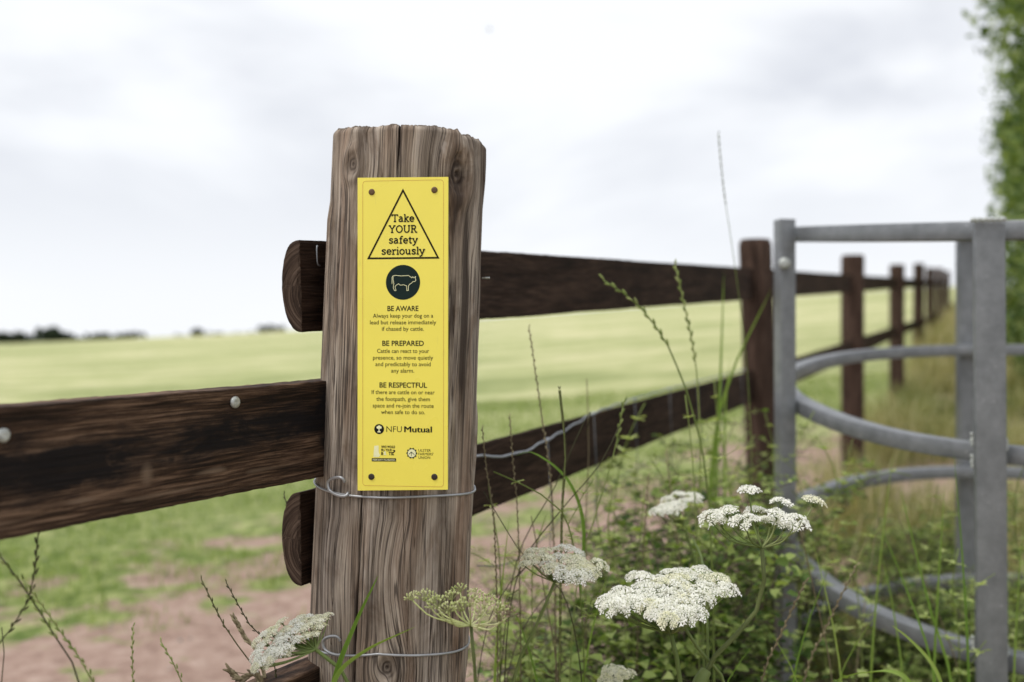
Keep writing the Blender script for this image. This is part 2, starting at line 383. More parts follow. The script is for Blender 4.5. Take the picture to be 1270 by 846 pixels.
# ------------------------------------------------------------------ ground
def slope(th):
    u = np.tan(np.clip(th, -1.2, 1.2)); s = np.interp(u, [-2.5, -.6, -.5, -.38, -.26, -.03, .23, .4, .5, .8, 2.5], [.0, .0005, .0020, .0070, .0125, .027, .046, .0575, .061, .05, .0])
    return s
def ground_z(x, y):
    x = np.asarray(x, float); y = np.asarray(y, float); r = np.hypot(x, y); th = np.arctan2(x, y)
    yy = np.maximum(r*np.cos(th), 0); yy = np.where(yy > 260, 260-(yy-260)*.6, yy)
    z = yy*slope(th)
    return z+.018*fbm(x*1.6, y*1.6, 0, 5)*np.clip(1.2-r/60, 0, 1)+.008*vn(x*9, y*9, 0, 9)*np.clip(1-r/20, 0, 1)
def gz(x, y): return float(ground_z(x, y))
rr = np.concatenate([[0.0], np.geomspace(.25, 2500, 260)]); nth = 540
TH, RR = np.meshgrid(np.linspace(-math.pi, math.pi, nth, endpoint=False), rr)
GX, GY = RR*np.sin(TH), RR*np.cos(TH); GZ = ground_z(GX, GY)
idx = np.arange(GX.size).reshape(GX.shape); a = idx[:-1]; b = idx[1:]
Q = np.stack([a, np.roll(a, -1, 1), np.roll(b, -1, 1), b], -1).reshape(-1, 4)
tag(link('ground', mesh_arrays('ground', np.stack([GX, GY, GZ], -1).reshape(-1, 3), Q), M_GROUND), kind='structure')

# ------------------------------------------------------------------ the big round post
PY, PR = 1.08, .0835
TOPZ = H+.217
def pcx(z): return -.112-(TOPZ-z)*.040+np.maximum(0, (TOPZ-.05-z))*.0
def post_mesh():
    af = np.concatenate([np.linspace(-1.75, 1.75, 620, endpoint=False), np.linspace(1.75, 2*math.pi-1.75, 90, endpoint=False)])  # 0 = toward the camera, + = right
    vf = np.concatenate([np.linspace(0, .42, 20, endpoint=False), np.linspace(.42, .999, 540), [1.0]])
    A, V_ = np.meshgrid(af, vf)
    top = TOPZ-.0045*np.clip((A-.80)/.06, 0, 1)*(np.cos(A) > -.4)+.005*np.clip((-A-.5)/.6, 0, 1)
    top = top+.0009*vn(A*3, 0, 0, 31)+.0005*vn(A*14, 0, 0, 32)+.0005*vn(A*60, 0, 0, 33)
    Z = V_*top
    r = PR+.003*(1-V_)+.0012*vn(A*2, Z*3, 0, 41)+.0014*vn(A*5, Z*5, 0, 42)
    # bark flake shed at the upper left edge, and rounding of the top edge
    r = r-.0022*np.clip((Z-(H+.125+.006*vn(A*9, 0, 0, 2)))/.02, 0, 1)*np.clip((-A-.8)/.3, 0, 1)
    r = r-.0030*np.clip((V_-.9960)/.0040, 0, 1)**2
    U = A*PR
    # knots: (u, z, radius, darkness, depth)
    knots = [(-.052, H+.180, .0085, .9, .0015), (.0670, H+.172, .015, 1.0, .007), (.0085, H-.327, .0085, 1.0, .0035)]
    U2 = U.copy(); K = np.zeros_like(U)
    for (ku, kz, kr, dk, dp) in knots:
        du, dz = U-ku, Z-kz; d = np.sqrt(du**2+(dz*.72)**2)
        U2 = U2-du*np.exp(-(d/(kr*2.1))**2)*.82
        rings = .5+.5*np.sin(d/kr*15+vn(du*300, dz*300, 0, 5)*1.2)
        inn = np.clip(1.15-d/kr+.25*vn(du*200, dz*120, 0, 6), 0, 1)
        K = np.maximum(K, np.clip(inn*1.6, 0, 1)*dk*(.45+.55*rings)); r = r-dp*inn*(.6+.4*rings)+.0025*np.exp(-((d-kr*1.35)/(kr*.5))**2)
    # dark resin run below the right-hand knot
    run = np.exp(-((U-.064-.004*vn(Z*20, 1, 0, 3))/.012)**2)*np.clip((H+.19-Z)/.02, 0, 1)*np.clip((Z-(H+.085))/.05, 0, 1)
    K = np.maximum(K, np.clip(run*(.7+.9*vn(U*260, Z*70, 0, 14)), 0, .8))
    K = np.maximum(K, np.clip(fbm(U*70, Z*8, 0, 75)*2.2-.25, 0, 1)*np.clip((U-.042)/.018, 0, 1)*np.clip((Z-(H-.14))/.12, 0, 1)*.75)
    K = np.maximum(K, np.clip(fbm(U*90, Z*6, 0, 76)*2.2-.75, 0, 1)*.5)
    rag = np.clip(vn(U*120, Z*14, 0, 71)*2.4-.9, 0, 1)*np.clip((U-.035)/.03, 0, 1)      # raised torn fibres on the right flank
    r = r+.0022*rag; K = np.maximum(K, np.clip(vn(U*150+3, Z*14, 0, 73)*2.4+.8*vn(U*40, Z*6, 0, 74)-.75, 0, 1)*np.clip((U-.035)/.02, 0, 1)*np.clip((Z-(H-.2))/.1, 0, 1)*.85)
    # arched cathedral grain near the bottom
    for cu, ph in ((-.058, 0), (.010, .5)):
        e = np.exp(-((U-cu)/.020)**2); U2 = U2+e*(Z-(H-.29))*.16*np.clip((H-.18-Z)/.08, 0, 1)
    # fine grooves, then open drying cracks
    r = r-.00055*np.abs(vn(U2*330, Z*2.5, 0, 51))-.0005*np.clip(vn(U2*130, Z*1.5, 0, 52), 0, 1)
    cr_ = [(-.0245, 0, H-.155, .0009, .012), (-.0245, H-.4, H-.13, .0008, .012), (.0010, H+.165, TOPZ+.1, .0009, .010), (-.018, H+.155, H+.185, .0010, .006), (-.055, H-.45, H-.18, .0006, .005),
           (.052, H-.6, H-.2, .0006, .005), (.038, 0, H-.30, .0006, .005), (-.036, H+.19, TOPZ+.1, .0006, .004), (.030, H+.13, H+.20, .0007, .004), (-.068, H-.2, H+.12, .0007, .005),
           (.068, H-.2, H+.09, .0009, .006), (.073, H-.35, H-.05, .0007, .005), (.060, H-.13, H+.03, .0010, .005), (-.070, H+.0, H+.17, .0006, .004), (-.045, H-.12, H+.05, .0005, .003)]
    for i, (cu, z0, z1, w, dep) in enumerate(cr_):
        c = cu+.0022*vn(Z*6, i*3.1, 0, 60)+.0008*vn(Z*30, i, 0, 61)
        m_ = np.clip((Z-z0)/.03, 0, 1)*np.clip((z1-Z)/.03, 0, 1); ww = w*(.55+.45*m_)
        r = r-dep*np.clip(1.0-np.abs(U-c)/ww, 0, 1)*m_
    for i in range(46):                                     # short checks
        cu, zc, ln = RNG.uniform(-.08, .08), RNG.uniform(H-.42, TOPZ), RNG.uniform(.008, .05)
        d = np.clip(1-np.abs(U-cu-.0006*vn(Z*60, i, 0, 62))/.00065, 0, 1)*np.clip(1-np.abs(Z-zc)/ln, 0, 1); r = r-.0035*d
    wear = np.clip(1-np.hypot((U-.0445-.001*vn(Z*90, 2, 0, 9)), (Z-(H+.198))*.22)/.0035+.6*vn(U*500, Z*240, 0, 81), 0, 1)*.8*(Z > H+.17)
    CX = pcx(Z)
    X = CX+r*np.sin(A); Y = PY-r*np.cos(A)
    V3 = np.stack([X, Y, Z], -1).reshape(-1, 3); g = np.stack([U2, Z, 0*Z], -1).reshape(-1, 3)
    nA, nV = len(af), len(vf); idx = np.arange(nA*nV).reshape(nV, nA); a = idx[:-1]; b = idx[1:]
    Qs = [np.stack([a, np.roll(a, -1, 1), np.roll(b, -1, 1), b], -1).reshape(-1, 4)]
    # sawn top
    caps = []; gc = []; base = nA*nV; rt = r[-1]; zt = Z[-1]; prev = idx[-1]
    for j, s_ in enumerate((.985, .95, .85, .7, .5, .3, .12, .02)):
        x = CX[-1]+rt*s_*np.sin(af); y = PY-rt*s_*np.cos(af); zz = zt*s_+(TOPZ-.002)*(1-s_)+.0012*vn(x*200, y*200, 0, 77)+.001
        caps.append(np.stack([x, y, zz], -1)); gc.append(np.stack([np.full(nA, .1+s_*.05), af*.01, 0*af], -1))
        cur = np.arange(base+j*nA, base+(j+1)*nA); Qs.append(np.stack([prev, np.roll(prev, -1), np.roll(cur, -1), cur], -1)); prev = cur
    V3 = np.concatenate([V3]+caps); g = np.concatenate([g]+gc); Kf = np.concatenate([K.ravel(), np.zeros(nA*8)]); Wf = np.concatenate([wear.ravel(), np.zeros(nA*8)])
    return mesh_arrays('post', V3, np.concatenate(Qs), attrs={'grain': g, 'knot': Kf, 'wear': Wf})
pt = link('wooden_post', post_mesh(), M_POST)
tag(pt, 'thick round weathered grey-brown post that carries the yellow sign', 'fence post')

# ------------------------------------------------------------------ rails
def rail_mesh(p0, p1, up, out, prof, nl, warp=.0015, seed=1, charred=None, endround=True):
    """prof: closed 2D outline (out, up) ; grain.x along the rail"""
    p0, p1 = np.array(p0), np.array(p1); d = p1-p0; Ln = np.linalg.norm(d); d = d/Ln
    up = np.array(up); out = np.array(out); prof = np.array(prof); m = len(prof)
    t = np.linspace(0, 1, nl)*Ln; TT, K_ = np.meshgrid(t, np.arange(m), indexing='ij')
    o_, u_ = prof[:, 0][K_], prof[:, 1][K_]
    edge = .0010*vn(TT*5, u_*8, o_*8, seed)+.0004*vn(TT*25, u_*30, 0, seed+1)
    u2 = u_+edge*np.sign(u_)+.0003*vn(TT*160, np.sign(u_), 0, seed+6)*(np.abs(u_) > .046)
    gr = -.0007*np.abs(vn(TT*5+.3*vn(TT*9, u_*40, 0, 3), u_*420, 0, seed+2))-.0005*np.clip(vn(TT*90, u_*120, 0, seed+3), 0, 1)
    nrm = np.sign(o_)+(o_ == 0)
    wob = warp*vn(TT*1.6, 0, 0, seed+4)
    o2 = o_+gr*nrm*(np.abs(o_) > 1e-4); 
    V = p0+TT[..., None]*d+(o2+0)[..., None]*out+(u2+wob)[..., None]*up
    n = nl*m; idx = np.arange(n).reshape(nl, m); a = idx[:-1]; b = idx[1:]
    Q = np.stack([a, np.roll(a, -1, 1), np.roll(b, -1, 1), b], -1).reshape(-1, 4)
    g = np.stack([TT, u_, o_], -1); kn = np.zeros(n) if charred is None else charred(TT/Ln, u_, o_).ravel(); wr = np.zeros(n)
    if charred is not None: 
        wr = (np.clip(vn(TT*22, u_*160, 0, 88)*2.6-1.5, 0, 1)*.8*(u_ < -.02)).ravel()
        t0 = np.hypot((TT/Ln-.775)*Ln/.006, (u_+.018)/.009); wr = np.maximum(wr, (np.clip(1.3-t0, 0, 1)*.75).ravel())
    return V.reshape(-1, 3), Q, g.reshape(-1, 3), kn, wr, idx
def make_rail(name, parent, mat, p0, p1, prof, nl, seed, out, charred=None, endmat=None):
    p0, p1 = Vector(p0), Vector(p1); d = (p1-p0).normalized(); out = (Vector(out)-d*Vector(out).dot(d)).normalized(); up = Vector((0, 0, 1)); up = (up-d*up.dot(d)).normalized()
    V, Q, g, kn, wr, idx = rail_mesh(p0, p1, up, out, prof, nl, seed=seed, charred=charred)
    V = V-np.array(ROOT[parent.name]); me = mesh_arrays(name, V, Q, attrs={'grain': g, 'knot': kn, 'wear': wr})
    me.set_sharp_from_angle(angle=R(55)); o = link(name, me, mat, parent)
    # sawn ends with growth rings
    for e, sgn in ((0, -1), (-1, 1)):
        ring = V[idx[e]]; c = ring.mean(0); rings = [ring]; dd = np.array(d)*sgn; gs = []
        for s_ in (.93, .78, .6, .42, .25, .001):
            q = c+(ring-c)*s_; q = q+dd*(.0008+.0009*np.sin(s_*40))[None] if False else q+dd*(.0004+.0007*math.sin(s_*55))
            rings.append(q)
        VV = np.concatenate(rings); m = len(ring); ii = np.arange(len(VV)).reshape(len(rings), m); a, b = ii[:-1], ii[1:]
        QQ = np.stack([a, b, np.roll(b, -1, 1), np.roll(a, -1, 1)], -1).reshape(-1, 4)
        pr = np.array(prof); ctr = np.array([.02, -.01]); G = []
        cp = pr.mean(0)
        for s_ in (1, .93, .78, .6, .42, .25, .001):
            q = cp+(pr-cp)*s_; dist = np.hypot(*(q-ctr).T); G.append(np.stack([np.arctan2(q[:, 1], q[:, 0])*.02, dist*.9, 0*dist], -1))
        me2 = mesh_arrays('end_grain', VV, QQ, attrs={'grain': np.concatenate(G), 'knot': np.zeros(len(VV)), 'wear': np.zeros(len(VV))})
        link('end_grain', me2, endmat or M_END, o)
    return o
def halfround(h=.05, dep=.025, nf=46, nb=22):
    p = [(0.0, -h+2*h*i/(nf-1)) for i in range(nf)]
    p = [(.0008 if abs(q[1]) < h*.97 else -.001, q[1]) for q in p]
    p += [(-dep*math.sin(math.pi*(i+1)/(nb+1))**.75, h*math.cos(math.pi*(i+1)/(nb+1))) for i in range(nb)]
    return p
def plank(h=.05, dep=.036, nf=90, nt=10):
    p = [(dep/2, -h+.001+(2*h-.002)*i/(nf-1)) for i in range(nf)]
    p += [(dep/2-.001-(dep-.002)*i/(nt-1), h) for i in range(nt)]
    p += [(-dep/2, h-.001-(2*h-.002)*i/(9)) for i in range(10)]
    p += [(-dep/2+.001+(dep-.002)*i/(nt-1), -h) for i in range(nt)]
    return p
FD = Vector((.423, .906, 0))                       # direction of the fence
FN = Vector((.906, -.423, 0))                      # towards the footpath
def fence_x(y): return -.72+.467*y
def fence_y(px): return .72/(.467-(px-635)/F)
def round_post(name, parent, x, y, ztop, r, mat, lean=0., seed=0, seg=40):
    zb = gz(x, y)-.15; zs = np.linspace(0, 1, 90); A = np.linspace(0, 2*math.pi, seg, endpoint=False); AA, S = np.meshgrid(A, zs)
    Z = zb+S*(ztop-zb); rr_ = r*(1+.03*vn(AA*1.5, Z*3, 0, seed))-.002*np.abs(vn(np.cos(AA)*9, Z*3+np.sin(AA)*9, 0, seed+1))-.006*np.clip((S-.99)/.01, 0, 1)
    X = x+lean*(Z-ztop)+rr_*np.sin(AA); Y = y-rr_*np.cos(AA); V = np.stack([X, Y, Z], -1).reshape(-1, 3)
    idx = np.arange(V.shape[0]).reshape(len(zs), seg); a, b = idx[:-1], idx[1:]; Q = np.stack([a, np.roll(a, -1, 1), np.roll(b, -1, 1), b], -1).reshape(-1, 4)
    cap = np.stack([x+.0*A, y+0*A, 0*A+ztop+.002], -1)+np.stack([np.sin(A), -np.cos(A), 0*A], -1)*r*.03; V = np.concatenate([V, cap]); n0 = seg*len(zs)
    Q = np.concatenate([Q, np.stack([idx[-1], np.roll(idx[-1], -1), np.roll(np.arange(n0, n0+seg), -1), np.arange(n0, n0+seg)], -1)])
    g = np.concatenate([np.stack([Z, AA*r, 0*Z], -1).reshape(-1, 3), np.zeros((seg, 3))])
    me = mesh_arrays(name, V-np.array(ROOT[parent.name]), Q, attrs={'grain': g, 'knot': np.zeros(len(V)), 'wear': np.zeros(len(V))})
    me.set_sharp_from_angle(angle=R(50))
    return link(name, me, mat, parent)

def fpt(y, z, off=0.): return Vector((fence_x(y), y, H+z))+FN*off
M_POSTD = rail_material('brown_post_wood', (.020, .012, .009), (.055, .033, .024), (.11, .072, .055))
fence = empty('post_and_rail_fence', (fence_x(3.24), 3.24, gz(fence_x(3.24), 3.24)), 'dark brown post and rail fence running away behind the metal enclosure', 'fence')
posts = [3.24, 5.78, 9.0, 12.4, 15.4, 18.4, 21.4]
def topz(y): return .33+.066*(y-3.24)
def curve(y): return .008*max(0, y-16)**1.35
def fp(y, z, off=0.): v = fpt(y, z, off); v.x += curve(y); return v
for i, y in enumerate(posts):
    p = fp(y, 0, -.002); round_post('post', fence, p.x, p.y, H+topz(y)+[0, .0, -.02, .03, 0, .02, -.02, 0, .02, 0][i], .066 if i else .052, M_POSTD, [-.03, .0, .0, .01, 0, 0, 0, 0, 0, 0][i], i*7)
r_up = lambda y: .130+.0585*(y-1.436)              # top edge of the upper rail
r_lo = lambda y: -.160+.030*(y-1.065)+.010*max(0, y-3.2)
ys = [1.060]+posts; HR = halfround()
for lo in (0, 1):
    fz = r_lo if lo else r_up
    for i in range(len(ys)-1):
        ya, yb = ys[i]+(.006 if i else 0), ys[i+1]-.006
        if i == 0: yb = ys[1]+.06
        if i == 1: ya += .06
        a_, b_ = fp(ya, fz(ya)-.05), fp(yb, fz(yb)-.05)
        if i == 0 and not lo: a_.z = H+.059
        make_rail('rail', fence, M_RAIL, a_, b_, HR, 260 if i == 0 else 40, 11*i+lo*5, FN)
# nails and a wire staple on the upper rail's end
def nail(name, parent, c, n, r, mat, h=.0025):
    mb = MB(); n = Vector(n).normalized(); u = n.orthogonal().normalized(); w = n.cross(u); c = Vector(c)
    rings = [(-.006, .4), (0, 1), (h*.5, 1.02), (h, .8), (h*1.12, .45), (h*1.05, .2)]
    pts = [c+n*z for z, _ in rings]; mb.sweep(pts, [(u*r*s, w*r*s) for _, s in rings], [(math.cos(k*math.pi/8), math.sin(k*math.pi/8)) for k in range(16)])
    return mb.build(name, mat, parent, autosmooth=50)
mb = MB(); s0 = at(393, 305, 1.078); s1 = at(394, 328, 1.078); mb.tube(spline([s0+Vector((0, .006, .0)), s0, s1, s1+Vector((.001, .006, -.001))], 12), .0008); mb.build('staple', M_WIREL, fence)

# left-hand fence, coming towards the camera
LD0, LD1 = Vector((-.2075, 1.046)), Vector((-.392, .762)); ld = (LD1-LD0).normalized(); LN = Vector((-ld.y, ld.x, 0)); 
LN = LN if LN.y < 0 else -LN
lf = empty('left_fence_run', (-.7, .29, gz(-.7, .29)), 'charred dark brown rails running from the sign post towards the left foreground', 'fence')
def lpt(s, z): p = LD0+ld*s; return Vector((p.x, p.y, H+z))
def charred(t, u, o):
    tt = (t-.5)*2
    m = np.exp(-((u+.004+.010*np.sin(t*5))/.028)**2)*1.9-.75
    m = m+.25*(t < .72)*(u < 0)-.25*(t > .80)*(u < -.005)+.75*np.clip((t-.955)/.01, 0, 1)*(t > .9)  # last term: rail also darkened over its short end beside the sign post
    return np.clip(m, -.8, .95)
SL = math.hypot(LD1.x-LD0.x, LD1.y-LD0.y); k_ = (-.1005+.0915)/SL
def lz(s, z0): return z0+k_*s
PK = plank()
ra = make_rail('rail', lf, M_LEFT, lpt(1.1, lz(1.1, -.0915)), lpt(-.035, lz(-.035, -.0915)), PK, 760, 3, LN, charred)
ra['label'] = 'upper rail, charred black along its middle'
make_rail('rail', lf, M_LEFT, lpt(1.1, lz(1.1, -.395)-.0), lpt(-.035, lz(-.035, -.387)), PK, 200, 8, LN, None)
def on_left(px, py):                    # point on the front face of the rail plane at a photo pixel
    q = LD0+ld*0; n = Vector((LN.x, LN.y)); q = q+n*.018; u = (px-635)/F; Y = q.dot(n)/(u*n.x+n.y); return at(px, py, Y)
nail('nail', lf, on_left(291, 499), LN, .0055, M_NAIL); nail('nail', lf, on_left(3, 540), LN, .0055, M_NAIL)
q = lpt(1.02, 0); lp_ = round_post('post', lf, q.x+.05, q.y+.08, H+.2, .05, M_POSTD, 0, 77)

# ------------------------------------------------------------------ wire bands round the post and the netting
def band(z_l, z_m, z_r, label, loop_px):
    n = 120; pts = []
    for i in range(n):
        a = -1.62+3.24*i/(n-1); t = math.sin(a)
        z = z_m+(z_l-z_m)*max(0, -t)+(z_r-z_m)*max(0, t)
        z += .0015*math.sin(a*3.1+z_m*40)
        rad = PR+.0028+.0006*math.sin(a*5); pts.append(Vector((float(pcx(z))+rad*math.sin(a), PY-rad*math.cos(a), z)))
    back = [Vector((float(pcx(z_m))+(PR+.003)*math.sin(a), PY-(PR+.003)*math.cos(a), z_l+(z_r-z_l)*(2*math.pi-1.62-a)/(-3.04)+(z_r-z_l) if False else z_r+(z_l-z_r)*(a-1.62)/(2*math.pi-3.24))) for a in np.linspace(1.62, 2*math.pi-1.62, 40)]
    root = empty('wire_band', back[20], label, 'fence wire', 'wire bands tied round the sign post')
    mb = MB(); mb.tube(pts+back[1:-1]+[pts[0]], .0013, 8); mb.build('wire', M_WIRE, root)
    lx, ly = loop_px; c = at(lx, ly, .994)
    def onp(px, py, out):
        z = H-(py-423)/F*1.0; x = (px-635)/F; 
        # intersect the ray with the post cylinder grown by `out`
        rad = PR+.0015+out; cx = float(pcx(z)); A_ = x*x+1; B_ = -2*(x*cx+PY); C_ = cx*cx+PY*PY-rad*rad; D_ = B_*B_-4*A_*C_
        Y = (-B_-math.sqrt(max(D_, 0)))/(2*A_); return at(px, py, Y)
    lp = [onp(lx+22, ly+9, .001), onp(lx+19, ly+13, .0035), onp(lx+8, ly+12, .005), onp(lx-2, ly+5, .0055), onp(lx-3, ly-4, .0055), onp(lx+4, ly-9, .005), onp(lx+14, ly-9, .004), onp(lx+18, ly-4, .0015)]
    mb = MB(); mb.tube(spline(lp, 40), .0016, 8); mb.build('loop', M_WIRE, root)
    return root
band(H-.151, H-.1565, H-.160, 'grey wire tied round the post just below the yellow sign', (410, 602))
band(H-.319, H-.3125, H-.325, 'lower grey wire band crossing the dark knot near the bottom of the post', (404, 799))
# wire netting on the footpath side
net = empty('wire_netting', (fence_x(2.2)+.03, 2.2, gz(fence_x(2.2), 2.2)), 'slack grey stock netting hung along the lower fence rail', 'wire netting')
path_px = [(588, 566), (615, 566), (645, 562), (672, 549), (705, 531), (738, 512), (780, 497), (830, 482), (885, 468), (925, 458)]
tp = [at(px, py, max(1.15, fence_y(px)-.035-.06*math.exp(-((px-660)/60)**2))) for px, py in path_px]
mb = MB(); tpw = spline(tp, 80); mb.tube([p+Vector((0, 0, .0015*math.sin(i*1.7))) for i, p in enumerate(tpw)], .0017, 6)
mb.build('line_wire', M_WIREL, net)
M_OLDW = plain('weathered_wire', (.13, .14, .15), .6, .3)
for dz in (-.15, -.32, -.52):
    mb = MB(); mb.tube([p+Vector((.004*math.sin(i*.6+dz*30), 0, dz+.008*math.sin(i*.35+dz*20))) for i, p in enumerate(tpw)], .0008, 5); mb.build('line_wire', M_OLDW, net)
for i in range(10, 78, 11):
    p = tpw[i]; mb = MB(); mb.tube([p, p+Vector((.006, 0, -.12)), p+Vector((-.003, 0, -.3)), p+Vector((.004, 0, -.6))], .0008, 5); mb.build('stay_wire', M_OLDW, net)
    mb = MB(); mb.ell(p, .0035, (1, 0, .3), .0045); mb.build('knot', M_WIREL, net)
# fence nails seen on the right edge of the big post
mb = MB(); p = at(598, 345, 1.06); mb.tube([p, p+Vector((.008, -.004, 0))], .0011, 6)
ROOT['wooden_post'] = Vector((0, 0, 0)); mb.build('nail', M_NAIL, pt)

# ------------------------------------------------------------------ the sign
SY = .9905; SCL = SY/F; YAW = R(-6.3)
SO = at(500, 414.5, SY)
sign = empty('safety_sign', SO, 'tall yellow cattle safety notice with black triangle and round cow emblem, nailed to the post', 'sign')
SQ = Matrix.Rotation(YAW, 3, 'Z')
def S(px, py, d=0.): return SO+SQ@Vector(((px-500)*SCL, -d, (414.5-py)*SCL))
def plate():
    prof = [(443, 220), (557, 221), (556.5, 606), (443, 609)]
    mb = MB(); nx, nz = 12, 36; V = []; 
    for d in (.0026, 0):
        for j in range(nz+1):
            for i in range(nx+1):
                s_, t_ = i/nx, j/nz; x = (prof[0][0]*(1-s_)+prof[1][0]*s_)*(1-t_)+(prof[3][0]*(1-s_)+prof[2][0]*s_)*t_
                y = (prof[0][1]*(1-s_)+prof[1][1]*s_)*(1-t_)+(prof[3][1]*(1-s_)+prof[2][1]*s_)*t_
                V.append(S(x, y, d))
    n = (nx+1)*(nz+1); Fs = []
    ix = lambda i, j, k: k*n+j*(nx+1)+i
    for j in range(nz):
        for i in range(nx): Fs.append((ix(i, j, 0), ix(i, j+1, 0), ix(i+1, j+1, 0), ix(i+1, j, 0))); Fs.append((ix(i, j, 1), ix(i+1, j, 1), ix(i+1, j+1, 1), ix(i, j+1, 1)))
    for i in range(nx): Fs.append((ix(i, 0, 0), ix(i+1, 0, 0), ix(i+1, 0, 1), ix(i, 0, 1))); Fs.append((ix(i, nz, 0), ix(i, nz, 1), ix(i+1, nz, 1), ix(i+1, nz, 0)))
    for j in range(nz): Fs.append((ix(0, j, 0), ix(0, j, 1), ix(0, j+1, 1), ix(0, j+1, 0))); Fs.append((ix(nx, j, 0), ix(nx, j+1, 0), ix(nx, j+1, 1), ix(nx, j, 1)))
    mb.add(V, Fs); return mb.build('board', M_YEL, sign, smooth=False)
board = plate(); D0 = .0026+.00015
def strokes(mb, polys, w, d=D0, closed=False):
    """flat strokes with mitred joints in sign pixels"""
    for k, pl in enumerate(polys):
        cl = closed or (len(pl) > 2 and pl[0] == pl[-1]); p = [Vector(q) for q in (pl[:-1] if cl and pl[0] == pl[-1] else pl)]; n = len(p); Lp = []; Rp = []
        for i in range(n):
            a = p[i-1] if (cl or i) else None; b = p[(i+1) % n] if (cl or i < n-1) else None
            t1 = (p[i]-a).normalized() if a is not None else None; t2 = (b-p[i]).normalized() if b is not None else None
            t1 = t1 or t2; t2 = t2 or t1; t = (t1+t2); t = t.normalized() if t.length > 1e-6 else t1; nn = Vector((-t.y, t.x)); m = Vector((-t1.y, t1.x)).dot(nn); m = w/2/max(m, .35)
            Lp.append(p[i]+nn*m); Rp.append(p[i]-nn*m)
        dd = d+k*.000012; vs = [S(q.x, q.y, dd) for q in Lp]+[S(q.x, q.y, dd) for q in Rp]
        fs = [(i, (i+1) % n, n+(i+1) % n, n+i) for i in range(n if cl else n-1)]; mb.add(vs, fs)
def disc(mb, cx, cy, r, d=D0, n=48):
    mb.add([S(cx+r*math.cos(2*math.pi*i/n), cy+r*math.sin(2*math.pi*i/n), d) for i in range(n)], [tuple(range(n))])
def text(name, body, x0, x1, base, cap, mat, bold=0., d=D0, parent=sign):
    cu = bpy.data.curves.new('t', 'FONT'); cu.body = body; cu.size = 1; cu.offset = bold; cu.resolution_u = 3
    o = bpy.data.objects.new('t', cu); COL.objects.link(o); bpy.context.view_layer.update()
    me = bpy.data.meshes.new_from_object(o.evaluated_get(bpy.context.evaluated_depsgraph_get())); bpy.data.objects.remove(o)
    V = np.array([v.co[:] for v in me.vertices]); xa, xb = V[:, 0].min(), V[:, 0].max()
    sx = (x1-x0)/(xb-xa); sy = cap/.73; off = np.array(ROOT[parent.name])
    for v in me.vertices:
        v.co = S(x0+(v.co.x-xa)*sx, base-v.co.y*sy, d)-ROOT[parent.name]
    me.name = name; return link(name, me, mat, parent)
